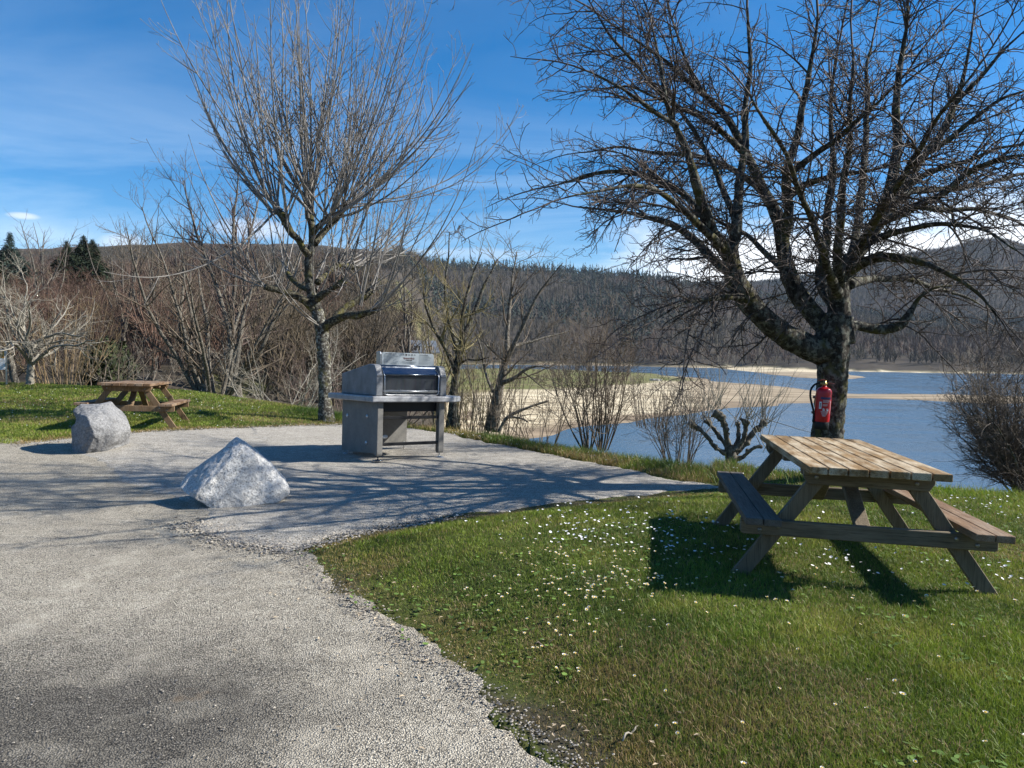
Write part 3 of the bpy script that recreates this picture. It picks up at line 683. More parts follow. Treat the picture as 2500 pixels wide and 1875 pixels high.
def spline(pts, n):
    p = np.asarray(pts, float); k = len(p); L = np.concatenate([[0], np.cumsum(np.linalg.norm(np.diff(p[:, :3], axis=0), axis=1))])
    s = np.linspace(0, L[-1], n); out = np.zeros((n, p.shape[1]))
    for j, v in enumerate(s):
        i = min(np.searchsorted(L, v, 'right')-1, k-2); t = (v-L[i])/(L[i+1]-L[i]+1e-9)
        a, b, c, d = p[max(i-1, 0)], p[i], p[i+1], p[min(i+2, k-1)]
        out[j] = .5*((2*b)+(-a+c)*t+(2*a-5*b+4*c-d)*t*t+(-a+3*b-3*c+d)*t**3)
    return out
def limb(pts, Y, n=26, k=1.):
    """pts: (x, y, width, depth offset) traced on the tree -> points and radii in metres"""
    q = []
    for a, b, w, dy in pts:
        p = px(a, b, Y+dy); q.append([p[0], p[1], p[2], .5*w*k*(Y+dy)/F])
    s = spline(q, n); return s[:, :3], np.maximum(s[:, 3], .006)
def limb_mesh(name, P, R, mat, parent, sides=14, rough=.12, f=9., origin=(0, 0, 0), knob=0.):
    V, Fq = tubes([(P[None], R[None], sides)])
    c = np.repeat(P, sides, 0); d = V-c; k = 1+rough*fbm(V, f, 3)+knob*np.maximum(0, fbm(V, f*.45, 2)-.15)
    V = c+d*k[:, None]
    n = len(P); capA = np.arange(sides)[None, ::-1]; capB = (n-1)*sides+np.arange(sides)[None]
    me = npmesh(name, V-np.asarray(origin), [Fq, capA, capB], mat, True); return link(name, me, parent)
def resample_lin(L):  # list of (P,R) of equal N -> stacked
    return np.stack([p for p, _ in L]), np.stack([r for _, r in L])
# ---------------------------------------------------------------- big tree on the right
def big_tree():
    Y = 8.75
    z3 = lambda *L: [(1200+a*.5877, b*.5877, w, dy) for a, b, w, dy in L]
    z4 = lambda *L: [(1650+a*.3917, 350+b*.3917, w, dy) for a, b, w, dy in L]
    base = px(2022, 1195, Y); base[2] = g1(base[0], base[1])
    root = empty('bare_tree', base); tag(root, 'large dark bare tree with spreading limbs, red fire extinguisher on its trunk', 'tree')
    trunk = [(2020, 1225, 122, 0), (2018, 1170, 96, 0), (2018, 1080, 80, 0), (2026, 1000, 75, 0), (2033, 920, 75, 0), (2034, 870, 80, 0), (2034, 830, 86, 0), (2040, 800, 82, 0), (2046, 770, 74, 0)]
    P, R = limb(trunk, Y, 60, .94); limb_mesh('trunk', P, R, M['bark_dark'], root, 40, .085, 16., base)
    L = []
    L.append(z4((940, 1300, 84, 0), (870, 1285, 68, 0), (780, 1250, 62, -.05), (690, 1205, 58, -.1), (590, 1125, 56, -.2), (490, 1035, 54, -.25), (420, 930, 52, -.3), (370, 830, 50, -.3), (345, 730, 42, -.3), (345, 640, 32, -.3), (372, 540, 27, -.3), (390, 400, 24, -.25), (405, 280, 22, -.2), (415, 150, 20, -.1), (428, 20, 18, 0), (430, -120, 16, .1), (440, -300, 13, .2), (450, -520, 10, .3), (455, -850, 6, .3)))
    L.append(z4((350, 740, 36, -.3), (290, 640, 32, -.45), (220, 545, 30, -.55), (180, 430, 27, -.65), (140, 310, 24, -.7), (115, 180, 22, -.8), (80, 60, 18, -.8), (10, -110, 15, -.9), (-40, -250, 12, -.9), (-110, -480, 8, -.9), (-160, -700, 5, -.8)))
    L.append(z4((330, 790, 30, -.3), (270, 755, 26, -.1), (200, 690, 23, 0), (120, 610, 20, .2), (50, 560, 18, .3), (-60, 500, 15, .4), (-180, 470, 12, .5), (-300, 440, 9, .6), (-440, 420, 6, .7), (-600, 400, 4, .8)))
    L.append(z4((1010, 1230, 60, .1), (960, 1180, 52, .1), (860, 1070, 46, .15), (770, 960, 44, .2), (710, 840, 42, .25), (680, 720, 38, .3), (660, 600, 36, .3), (640, 500, 33, .3), (600, 400, 27, .35), (540, 280, 25, .4), (480, 150, 23, .4), (400, 20, 20, .5), (330, -120, 17, .6), (230, -260, 13, .7), (110, -420, 9, .8), (40, -620, 6, .8)))
    L.append(z4((670, 580, 32, .3), (700, 470, 27, .2), (705, 380, 24, .1), (690, 250, 23, 0), (700, 130, 21, -.1), (760, -40, 18, -.2), (790, -200, 16, -.3), (830, -400, 13, -.3), (850, -560, 10, -.3), (880, -800, 6, -.3)))
    L.append(z4((700, 340, 20, .1), (780, 270, 17, -.1), (900, 230, 14, -.3), (1060, 195, 11, -.5), (1200, 170, 8, -.7), (1350, 120, 5, -.8)))
    L.append(z4((690, 200, 19, 0), (760, 150, 17, -.3), (870, 70, 15, -.6), (1000, -20, 12, -.9), (1130, -130, 10, -1.2), (1280, -250, 7, -1.4), (1420, -380, 5, -1.6)))
    L.append(z4((1030, 1250, 76, .02), (1020, 1120, 64, .05), (1015, 1000, 54, .05), (1015, 900, 50, .05), (1050, 800, 46, .05), (1110, 710, 40, .05), (1180, 630, 36, .1), (1235, 510, 33, .1), (1285, 400, 30, .1), (1330, 270, 27, .1), (1360, 120, 24, .1), (1370, -40, 21, .1), (1370, -200, 18, .1), (1390, -400, 15, .1), (1410, -560, 11, .1), (1430, -850, 6, .1)))
    L.append(z4((1170, 640, 28, .1), (1230, 560, 26, .3), (1320, 430, 24, .5), (1430, 250, 21, .7), (1560, 60, 18, .9), (1660, -70, 15, 1.), (1740, -250, 12, 1.1), (1800, -450, 9, 1.1), (1850, -700, 5, 1.1)))
    L.append(z4((1260, 490, 24, .1), (1400, 440, 22, -.1), (1500, 390, 20, -.3), (1650, 320, 17, -.5), (1800, 190, 14, -.7), (1960, 110, 11, -.9), (2150, 60, 8, -1.1), (2350, 0, 5, -1.2)))
    L.append(z4((1300, 370, 20, .1), (1420, 310, 18, .5), (1600, 285, 15, .8), (1760, 285, 13, 1.1), (1950, 250, 10, 1.4), (2150, 200, 7, 1.6), (2300, 180, 4, 1.7)))
    L.append(z4((1000, 1010, 34, .2), (940, 940, 28, .5), (900, 830, 26, .7), (915, 700, 23, .8), (945, 560, 21, .8), (950, 420, 19, .8), (965, 260, 17, .8), (970, 80, 14, .8), (960, -150, 10, .8), (970, -420, 6, .8)))
    L.append(z4((1030, 880, 30, 0), (1010, 770, 25, -.25), (1015, 640, 22, -.45), (1035, 480, 20, -.6), (1050, 300, 18, -.7), (1070, 120, 15, -.8), (1085, -100, 12, -.9), (1080, -350, 9, -.9), (1090, -600, 5, -.9)))
    L.append(z4((1060, 1160, 44, 0), (1120, 1135, 26, .05), (1210, 1150, 25, .1), (1320, 1155, 24, .1), (1410, 1130, 23, .1), (1450, 1085, 20, .1), (1480, 1030, 13, .1), (1520, 960, 9, .1), (1600, 900, 6, .1), (1720, 880, 4, .1)))
    L.append(z4((1090, 790, 32, 0), (1170, 745, 27, -.1), (1280, 710, 24, -.3), (1400, 715, 20, -.5), (1520, 740, 17, -.7), (1650, 790, 13, -.9), (1800, 870, 10, -1.1), (1930, 960, 7, -1.2), (2050, 1080, 4, -1.3)))
    L.append(z4((1080, 880, 28, 0), (1150, 860, 22, .4), (1260, 840, 18, .8), (1400, 850, 15, 1.2), (1560, 880, 12, 1.5), (1720, 930, 8, 1.8), (1880, 1000, 4, 2.)))
    L.append(z4((430, 960, 26, -.3), (330, 955, 15, -.6), (230, 965, 12, -.9), (110, 990, 9, -1.1), (0, 1030, 7, -1.3), (-90, 1080, 4, -1.4)))
    L.append(z4((700, 800, 24, .25), (640, 760, 17, .6), (560, 690, 14, .9), (470, 590, 12, 1.2), (360, 520, 9, 1.5), (240, 470, 6, 1.8), (100, 440, 4, 2.)))
    # limbs that come forward and go back
    L.append(z4((1010, 950, 30, 0), (960, 820, 22, -.5), (900, 640, 18, -1.), (820, 420, 15, -1.5), (720, 160, 12, -1.9), (600, -100, 9, -2.2), (480, -300, 5, -2.4)))
    L.append(z4((1040, 880, 30, .1), (1110, 640, 22, .8), (1150, 420, 19, 1.4), (1160, 180, 16, 1.9), (1180, -100, 13, 2.3), (1200, -400, 9, 2.6), (1210, -640, 5, 2.8)))
    L.append(z4((1120, 700, 26, 0), (1250, 480, 20, -.8), (1400, 240, 16, -1.5), (1560, 0, 13, -2.), (1700, -220, 9, -2.4), (1850, -420, 5, -2.7)))
    L.append(z4((1170, 620, 22, .1), (1350, 560, 17, -.5), (1560, 520, 13, -1.1), (1750, 520, 10, -1.5), (1950, 560, 7, -1.9), (2120, 640, 4, -2.2)))
    L.append(z4((300, 660, 26, -.4), (180, 540, 20, -1.), (40, 400, 16, -1.4), (-120, 300, 12, -1.7), (-300, 260, 9, -2.), (-500, 270, 6, -2.2), (-680, 330, 4, -2.3)))
    L.append(z4((200, 480, 22, -.6), (60, 330, 17, -.5), (-120, 220, 14, -.3), (-330, 170, 11, -.1), (-520, 190, 8, 0), (-700, 240, 5, .1)))
    L.append(z4((560, 320, 20, .4), (430, 210, 16, .8), (260, 110, 13, 1.1), (60, 60, 10, 1.4), (-160, 40, 8, 1.6), (-400, 20, 5, 1.8), (-600, 60, 3, 1.9)))
    L.append(z4((440, 80, 17, .4), (300, -60, 14, .2), (120, -180, 11, 0), (-80, -280, 8, -.2), (-280, -340, 5, -.3), (-450, -330, 3, -.3)))
    L.append(z4((380, 480, 20, -.3), (300, 300, 15, .1), (200, 60, 12, .5), (60, -170, 9, .8), (-80, -380, 5, 1.)))
    L.append(z4((1400, 300, 18, .6), (1520, 210, 15, .3), (1680, 150, 12, 0), (1850, 110, 10, -.2), (2050, 20, 7, -.4), (2250, -20, 4, -.5)))
    L.append(z4((1560, 60, 16, .9), (1700, -30, 13, .6), (1850, -160, 11, .4), (2000, -260, 8, .2), (2180, -330, 5, 0)))
    L.append(z4((1740, -250, 12, 1.1), (1880, -400, 9, .9), (2020, -560, 7, .8), (2160, -700, 4, .7)))
    L.append(z4((1500, 390, 17, -.3), (1680, 420, 13, -.2), (1880, 420, 10, -.1), (2080, 470, 7, 0), (2250, 560, 4, 0)))
    L.append(z4((230, -260, 13, .7), (60, -400, 10, .5), (-120, -560, 8, .3), (-300, -680, 5, .2)))
    L.append(z4((10, -110, 14, -.9), (-140, -200, 11, -1.1), (-330, -330, 8, -1.3), (-520, -420, 5, -1.4)))
    L.append(z4((-40, -250, 12, -.9), (-200, -420, 9, -.8), (-370, -600, 7, -.7), (-480, -760, 4, -.7)))
    LP = []
    for q in L:
        P, R = limb(q, Y, 40, .98)
        # gnarled wander
        w = np.stack([vnoise(P+9, 2.2), vnoise(P+31, 2.2), vnoise(P+57, 2.2)], -1)*.035*np.linspace(0, 1, len(P))[:, None]*1.6
        P = P+w; LP.append((P, R))
        limb_mesh('limb', P, R, M['bark_dark'], root, 14, .14, 11., base)
    P0, R0 = resample_lin(LP)
    C = np.array([base[0], base[1], base[2]+4.])
    groups = []
    p, d, r, l, t = spawn(P0, R0, 8.0, .12, 1., 38, 78, .1)
    o = norm((p-C)*np.array([1, 1, .5])); d = norm(d+.55*o)
    kp = rng.random(len(p)) > .5*np.clip((4.-p[:, 2])/1.6, 0, 1); p, d, r, l, t, o = p[kp], d[kp], r[kp], l[kp], t[kp], o[kp]
    low = np.clip((3.6-p[:, 2])/2.6, 0, 1)
    n = len(p); Ln = rng.uniform(.55, 1.7, n)*(1-.3*t)*(.75+.5*low)
    P1, R1, _ = march(p, d, Ln, np.minimum(r*.5, rng.uniform(.008, .0165, n)), np.full(n, .003), 11, .10, -.05-.085*low, o, .02)
    groups.append((P1, R1, 5))
    tip = LP  # limb ends carry on as fine wood
    e = np.array([q[0][-1] for q in LP]); ed = np.array([q[0][-1]-q[0][-4] for q in LP])
    hi_ = e[:, 2] > 4.6
    Pe, Re, _ = march(e, ed, np.where(hi_, rng.uniform(1.6, 3.2, len(e)), rng.uniform(.6, 1.1, len(e))), np.array([q[1][-1] for q in LP]), np.full(len(e), .003), 12, .07, -.02); groups.append((Pe, Re, 5))
    p, d, r, l, t = spawn(Pe[hi_], Re[hi_], 6., .05, 1., 35, 70, .1); n = len(p)
    Ph, Rh, _ = march(p, d, rng.uniform(.5, 1.3, n), np.minimum(r*.8, .014), np.full(n, .0035), 10, .1, -.04); groups.append((Ph, Rh, 4))
    def sub(P, R, dens, lo, hi, rr, N, wob, grav, sides, a0=35, a1=75, t0=.08, up=.25):
        p, d, r, l, t = spawn(P, R, dens, t0, 1., a0, a1, up); n = len(p)
        Ln = rng.uniform(lo, hi, n)*(1-.3*t); q = march(p, d, Ln, np.minimum(r*.75, rr*rng.uniform(.8, 1.2, n)), np.full(n, rr*.55), N, wob, grav); groups.append((q[0], q[1], sides)); return q[0], q[1]
    P2, R2 = sub(P1, R1, 10.5, .22, .66, .0062, 7, .17, -.03, 4)
    P2e, R2e = sub(Pe, Re, 9, .2, .5, .006, 7, .17, -.02, 4)
    P2h, R2h = sub(Ph, Rh, 8., .2, .55, .006, 6, .17, -.02, 3)
    sub(P2h, R2h, 9., .05, .2, .0036, 3, .3, .05, 3)
    P2l, R2l = sub(P0, R0, 3.6, .15, .6, .006, 7, .17, 0., 4, 45, 90)
    for P, R in ((P2, R2), (P2e, R2e), (P2l, R2l)):
        P3, R3 = sub(P, R, 10.5, .05, .2, .0041, 4, .3, .05, 3)
        sub(P3, R3, 9., .02, .06, .003, 2, .3, .1, 3)
    sub(P1, R1, 9., .03, .12, .0035, 3, .3, .05, 3)
    sub(Pe, Re, 9., .03, .12, .0035, 3, .3, .05, 3)
    tube_obj('crown', groups, M['twig_dark'], root, base)
    return Y
big_tree()
tick('big_tree')
# ---------------------------------------------------------------- pale tree in the middle
def shoots(heads, n_each, lo, hi, r, N, wob, grav, spread, side, mats_groups, centre, sub_len=(.25, .8), dens=3.2, sub2=True, pairs=True):
    st, dr = [], []
    for (h, d), n in zip(heads, n_each):
        st.append(np.repeat(np.array(h)[None], n, 0)+rng.normal(0, .05, (n, 3))); dd = np.array(d)/np.linalg.norm(d); v = rng.normal(0, spread, (n, 3))+dd; dr.append(v)
    st, dr = np.vstack(st), np.vstack(dr); n = len(st)
    L = rng.uniform(lo, hi, n); gv = np.asarray(grav)
    P, R, D = march(st, dr, L, r*rng.uniform(.7, 1.3, n), np.full(n, r*.22), N, wob, grav, None, 0., .4)
    mats_groups.append((P, R, 6))
    p, d, rr, l, t = spawn(P, R, dens, .22, 1., 28, 55, .2); m = len(p)
    P2, R2, _ = march(p, d, rng.uniform(*sub_len, m)*(1.2-.7*t)*np.clip(l/3., .5, 1.2), np.minimum(rr*.6, r*.42), np.full(m, r*.16), 7, wob*1.2, .10); mats_groups.append((P2, R2, 4))
    if sub2:
        p, d, rr, l, t = spawn(P2, R2, 4.2, .2, 1., 30, 55, .3); m = len(p)
        P3, R3, _ = march(p, d, rng.uniform(.06, .26, m), np.minimum(rr*.8, r*.22), np.full(m, r*.15), 4, wob*1.5, .12); mats_groups.append((P3, R3, 3))
        # swollen end buds
        for PP in (P, P2):
            e = PP[:, -1]; dd = norm(PP[:, -1]-PP[:, -2]); Q = np.stack([e-dd*.004, e+dd*.012, e+dd*.028, e+dd*.04], 1)
            mats_groups.append((Q, np.tile(np.array([[.004, .0075, .006, .001]]), (len(Q), 1))*(r/.02)**.5, 4))
def middle_tree():
    base = at(797, 1029); Y = float(base[1]); s = .36166
    T = lambda *L: [(500+a*s, 450+b*s, w*s, dy) for a, b, w, dy in L]
    root = empty('bare_tree', base); tag(root, 'pale twigged pollarded bare tree with orange lichen behind the barbecue', 'tree')
    tr = T((822, 1625, 150, 0), (818, 1570, 112, 0), (812, 1480, 96, 0), (810, 1300, 88, 0), (800, 1150, 88, 0), (792, 1040, 92, 0), (784, 960, 98, 0), (770, 900, 92, 0), (755, 840, 84, 0), (735, 770, 72, 0), (715, 700, 66, 0), (702, 600, 60, 0), (706, 500, 58, 0), (720, 430, 56, 0), (726, 370, 54, 0), (722, 290, 50, 0), (708, 200, 56, 0), (700, 140, 54, 0), (694, 90, 38, 0))
    P, R = limb(tr, Y, 90, .9); limb_mesh('trunk', P[:46], R[:46], M['bark_grey'], root, 24, .10, 9., base, .25); limb_mesh('limb', P[45:], R[45:], M['bark_dark'], root, 20, .12, 9., base, .35)
    ls = [T((760, 860, 70, 0), (690, 800, 52, -.1), (610, 750, 48, -.25), (520, 718, 44, -.4), (440, 700, 46, -.5), (405, 688, 40, -.55)),
          T((800, 975, 74, 0), (850, 935, 56, -.1), (930, 895, 50, -.25), (1020, 880, 46, -.4), (1090, 868, 40, -.5), (1150, 850, 34, -.6)),
          T((860, 930, 52, -.1), (930, 850, 46, .1), (1020, 790, 44, .3), (1090, 750, 48, .4), (1120, 715, 44, .45)),
          T((745, 790, 52, 0), (800, 740, 36, -.2), (860, 705, 34, -.3), (910, 670, 36, -.4), (945, 648, 34, -.45)),
          T((715, 480, 60, 0), (668, 440, 44, -.1), (630, 370, 42, -.15), (585, 330, 44, -.2), (550, 270, 44, -.25), (525, 215, 48, -.3), (492, 185, 36, -.3)),
          T((740, 400, 54, 0), (790, 335, 44, .15), (840, 280, 42, .2), (880, 235, 46, .25), (925, 180, 44, .3), (950, 150, 40, .3)),
          T((730, 330, 44, 0), (780, 270, 34, -.3), (820, 235, 38, -.4)),
          T((740, 720, 46, 0), (650, 690, 34, .6), (590, 640, 36, 1.), (560, 600, 34, 1.2)),
          T((760, 660, 42, 0), (830, 600, 32, .6), (900, 545, 34, 1.), (1010, 560, 30, 1.3))]
    heads = [((P[-3]), (0, 0, 1.)), ((P[-8]), (-.2, -.5, 1.))]
    for q in ls:
        A, B = limb(q, Y, 26); limb_mesh('limb', A, B, M['bark_lichen'], root, 14, .14, 10., base, .5)
        d = A[-1]-A[-5]; d = d/np.linalg.norm(d); heads.append((A[-1], d*.75+np.array([0, 0, .55])))
        heads.append((A[-7], d*.4+np.array([rng.normal(0, .3), rng.normal(0, .3), .8])))
    heads.append((P[48], (.3, -.6, .6))); heads.append((P[40], (-.5, -.5, .5))); heads.append((P[52], (-.3, .7, .7)))
    n = [16, 8]+[9, 4]*len(ls)+[4, 4, 4]
    for i in (2+8, 2+10): n[i] = 12
    G = []
    top = [i for i in range(len(heads)) if heads[i][0][2] > 3.4]; low_ = [i for i in range(len(heads)) if i not in top]
    shoots([heads[i] for i in top], [n[i]+4 for i in top], 2.5, 5.0, .0195, 15, .03, .09, .42, 0, G, base, (.3, .95), 3.9)
    shoots([heads[i] for i in low_], [max(2, int(n[i]*.62)) for i in low_], 2.0, 4.2, .0155, 15, .03, .095, .30, 0, G, base, (.25, .8), 3.0)
    # short twiggy growth and drooping wisps on the lower limbs
    low = [heads[2], heads[4], heads[6], heads[8]]
    shoots([(h, (d[0], d[1]-.2, .15)) for h, d in low], [4, 5, 4, 3], 1.0, 3.0, .011, 12, .06, .035, .45, 0, G, base, (.2, .6))
    tube_obj('crown', G, M['twig_pale'], root, base)
middle_tree()
tick('middle_tree')
# ---------------------------------------------------------------- other bare trees and shrubs
def multi_stem(name, base, label, n, hi, spread, r, bark, twig, lean=(0, 0), cat='tree', trunk=None, wob=.07, dens=3.5, grav=.05, levels=3, lowr=.15, group=None, fine=1.):
    base = np.array(base, float); root = empty(name, base); tag(root, label, cat, group)
    a = np.arange(n)*2*PI/n+rng.uniform(0, .9, n); rad = rng.uniform(.15, 1., n)*spread
    d = np.stack([np.cos(a)*rad+lean[0], np.sin(a)*rad+lean[1], np.full(n, 1.)], -1)
    st = np.stack([np.cos(a)*lowr, np.sin(a)*lowr, np.zeros(n)-.06], -1)*np.array([1, 1, 1.])
    if trunk:
        th, tr = trunk; tp = np.stack([np.linspace(0, lean[0]*th, 12), np.linspace(0, lean[1]*th, 12), np.linspace(-.1, th, 12)], -1); tp[:, :2] += np.cumsum(rng.normal(0, .015*th, (12, 2)), 0)
        limb_mesh('trunk', tp, np.linspace(tr*1.35, tr*.85, 12), bark, root, 12, .12, 8.)
        st = tp[rng.integers(7, 12, n)]
    L = hi*rng.uniform(.65, 1.05, n)
    P0, R0, _ = march(st, d, L, r*rng.uniform(.6, 1.2, n), np.full(n, r*.13), 14, wob, grav, None, 0, .5)
    if trunk: tube_obj('limbs', [(P0, R0, 7)], bark, root) if False else None
    G = []; main = [(P0, R0, 8)]
    p, dd, rr, l, t = spawn(P0, R0, dens, .12, 1., 25, 60, .35); m = len(p)
    P1, R1, _ = march(p, dd, hi*rng.uniform(.12, .36, m)*(1.15-.6*t), np.minimum(rr*.55, r*.35), np.full(m, .0035), 9, wob*1.2, grav); G.append((P1, R1, 4))
    p, dd, rr, l, t = spawn(P1, R1, 5.5*fine, .1, 1., 25, 60, .3); m = len(p)
    P2, R2, _ = march(p, dd, rng.uniform(.18, .55, m), np.minimum(rr*.6, .008), np.full(m, .003), 6, wob*1.6, grav); G.append((P2, R2, 3))
    if levels > 2:
        p, dd, rr, l, t = spawn(P2, R2, 6.*fine, .15, 1., 25, 60, .3); m = len(p)
        P3, R3, _ = march(p, dd, rng.uniform(.06, .22, m), np.minimum(rr*.8, .0045), np.full(m, .0028), 3, wob*2, grav); G.append((P3, R3, 3))
    tube_obj('stems' if not trunk else 'limbs', main, bark, root); tube_obj('crown', G, twig, root)
    return root
def gz(x, y): return (x, y, g1(x, y))
def pos(a, Y):  # on the ground at picture column a and distance Y
    d = ray(a, 900); x = d[0]/d[1]*Y; return (x, Y, g1(x, Y))
multi_stem('multi_stem_tree', pos(523, 20.5), 'wide bare tree of many lichened stems behind the far picnic table', 12, 5.2, .85, .085, M['bark_mid'], M['twig_brown'], lowr=.28, dens=3.2)
multi_stem('bare_tree', pos(575, 30), 'tall fine twigged reddish bare tree behind the many stemmed tree', 6, 9.2, .32, .10, M['bark_mid'], M['twig_red'], trunk=(1.6, .16), dens=3.5, fine=1.1)
multi_stem('fruit_tree', pos(72, 20.5), 'low pale bare fruit tree with twisted cream branches at left lawn edge', 15, 3.0, 1.3, .042, M['bark_pale'], M['twig_fruit'], trunk=(.9, .085), wob=.15, grav=.02, dens=5., lean=(.12, 0))
multi_stem('fruit_tree', pos(40, 22), 'thin leaning grey tree beside the sign at far left', 4, 2.6, .8, .04, M['bark_mid'], M['twig_brown'], trunk=(1.0, .08), wob=.12, lean=(-.25, 0))
multi_stem('coppice_shrub', pos(150, 21.5), 'upright coppice shrub with orange stems behind the left lawn', 34, 3.0, .85, .013, M['twig_orange'], M['twig_orange'], cat='shrub', lowr=.6, dens=1.3, wob=.03, levels=2)
multi_stem('coppice_shrub', pos(215, 22.5), 'spreading brown twiggy shrub right of the orange stemmed coppice', 20, 2.6, 1.2, .02, M['twig_brown'], M['twig_brown'], cat='shrub', lowr=.7, dens=2.6, wob=.08)
multi_stem('coppice_shrub', pos(345, 22), 'tangled bare shrub above the far picnic table', 16, 2.3, 1.1, .02, M['twig_brown'], M['twig_fruit'], cat='shrub', lowr=.6, dens=2.6, wob=.1)
multi_stem('coppice_shrub', pos(690, 20), 'arching grey shrub between the stone edge and the pale tree', 16, 3.1, 1.2, .022, M['bark_pale'], M['twig_fruit'], cat='shrub', lowr=.5, dens=2.6, wob=.08, grav=-.02)
multi_stem('coppice_shrub', pos(865, 24), 'brown twiggy thicket behind the barbecue hood', 24, 4.2, .75, .02, M['twig_red'], M['twig_red'], cat='shrub', lowr=1.4, dens=2.6, wob=.07)
def lean_tree(a, b, Y, pts, label, stems, bark, twig, hi, spread, name='bare_tree'):
    base = px(a, b, Y); root = empty(name, base); tag(root, label, 'tree'); P0, R0 = [], []
    for q in pts:
        A, B = limb(q, Y, 30); P0.append(A); R0.append(B)
        w = np.stack([vnoise(A+3, 1.8), vnoise(A+23, 1.8), vnoise(A+43, 1.8)], -1)*.06*np.linspace(0, 1, 30)[:, None]; A += w
        limb_mesh('trunk' if q is pts[0] else 'limb', A, B, bark, root, 10, .14, 8., base)
    P0, R0 = np.array(P0), np.array(R0); G = []
    p, d, r, l, t = spawn(P0, R0, 3.4, .22, 1., 25, 65, .5); m = len(p)
    P1, R1, _ = march(p, d, hi*rng.uniform(.15, .42, m)*(1.1-.4*t), np.minimum(r*.5, .022), np.full(m, .004), 10, .09, .05); G.append((P1, R1, 5))
    p, d, r, l, t = spawn(P1, R1, 6.5, .1, 1., 25, 60, .4); m = len(p)
    P2, R2, _ = march(p, d, rng.uniform(.2, .75, m), np.minimum(r*.6, .009), np.full(m, .0032), 6, .1, .05); G.append((P2, R2, 3))
    p, d, r, l, t = spawn(P2, R2, 6., .1, 1., 25, 60, .4); m = len(p)
    P3, R3, _ = march(p, d, rng.uniform(.08, .28, m), np.minimum(r*.8, .005), np.full(m, .003), 3, .15, .05); G.append((P3, R3, 3))
    if stems:
        n = stems; a_ = rng.uniform(0, 2*PI, n); rr = rng.uniform(.1, .75, n)
        st = base+np.stack([np.cos(a_)*rr, np.sin(a_)*rr*.6, np.full(n, -.05)], -1)
        P4, R4, _ = march(st, np.stack([rng.normal(0, spread, n), rng.normal(0, spread, n), np.ones(n)], -1), rng.uniform(.8, 2.2, n), np.full(n, .0075), np.full(n, .003), 8, .05, .02); G.append((P4, R4, 4))
        p, d, r, l, t = spawn(P4, R4, 4., .2, 1., 20, 50, .4); m = len(p); P5, R5, _ = march(p, d, rng.uniform(.15, .5, m), np.minimum(r*.6, .006), np.full(m, .003), 5, .08, .05); G.append((P5, R5, 3))
    tube_obj('crown', G, twig, root, base)
z5 = lambda *L: [(900+a*.3165, 600+b*.3165, w*.3165, dy) for a, b, w, dy in L]
lean_tree(1108, 1045, 16.2, [z5((650, 1410, 120, 0), (655, 1250, 80, 0), (660, 1100, 62, 0), (680, 950, 60, 0), (700, 820, 56, 0), (740, 700, 46, 0), (790, 560, 38, .1), (850, 400, 28, .2), (930, 240, 20, .3), (1000, 100, 10, .4)),
    z5((670, 960, 50, 0), (620, 850, 36, -.1), (550, 720, 30, -.2), (500, 640, 24, -.3), (450, 480, 18, -.4), (430, 330, 10, -.5)),
    z5((690, 830, 44, 0), (660, 720, 34, .2), (620, 580, 28, .4), (590, 400, 20, .6), (600, 150, 14, .7), (610, -100, 7, .8)),
    z5((720, 740, 36, 0), (720, 600, 28, -.2), (740, 430, 20, -.4), (800, 250, 14, -.5), (860, 60, 7, -.6)),
    z5((700, 910, 24, 0), (760, 880, 18, -.3), (840, 890, 14, -.5), (930, 860, 9, -.7))],
    'dark upright bare tree forking low, directly right of the barbecue', 26, M['bark_dark'], M['twig_olive'], 3.4, .25)
lean_tree(1190, 1062, 15.2, [z5((950, 1430, 110, 0), (980, 1250, 84, 0), (1010, 1100, 70, 0), (1030, 960, 64, 0), (1060, 800, 44, 0), (1080, 640, 34, .1), (1100, 450, 26, .2), (1110, 250, 16, .3), (1130, 50, 8, .4)),
    z5((1040, 940, 50, 0), (1090, 820, 38, -.1), (1170, 660, 32, -.2), (1240, 520, 26, -.3), (1310, 390, 18, -.4), (1400, 270, 12, -.5), (1500, 130, 6, -.6)),
    z5((1020, 1060, 40, 0), (1120, 1020, 30, -.3), (1200, 960, 24, -.5), (1290, 930, 16, -.6), (1400, 950, 8, -.7)),
    z5((1070, 800, 34, 0), (1160, 760, 26, .3), (1270, 730, 20, .5), (1400, 690, 14, .7), (1560, 660, 7, .9)),
    z5((1000, 1180, 40, 0), (930, 1060, 22, .3), (880, 900, 16, .5), (850, 700, 10, .6))],
    'grey brown tree leaning right with thin suckers at its foot', 60, M['bark_mid'], M['twig_brown'], 3.2, .22)
lean_tree(1232, 1060, 14.6, [z5((1000, 1440, 26, 0), (1060, 1340, 26, 0), (1150, 1280, 24, 0), (1260, 1230, 20, 0), (1390, 1195, 16, 0)), z5((1090, 1320, 20, 0), (1200, 1330, 14, -.2), (1240, 1350, 8, -.3))],
    'dead dark branch jutting over the sand right of the leaning tree', 0, M['bark_mid'], M['twig_brown'], 1.6, .2, 'dead_branch')
def fan_shrub(name, a, b, Y, label, n, hi, spread, r, bark, twig, lean=(0, 0), **k):
    p = px(a, b, Y); return multi_stem(name, p, label, n, hi, spread, r, bark, twig, lean, 'shrub', **k)
fan_shrub('willow_shrub', 1433, 1092, 12.2, 'thin stemmed willow shrub at the pad edge, left of a pair', 11, 2.3, .5, .0125, M['twig_brown'], M['twig_brown'], (-.1, 0), lowr=.07, dens=5.5, wob=.05)
fan_shrub('willow_shrub', 1472, 1090, 12.1, 'thin stemmed willow shrub at the pad edge, right of a pair', 13, 2.4, .5, .0135, M['twig_brown'], M['twig_brown'], (.12, 0), lowr=.08, dens=5.5, wob=.05)
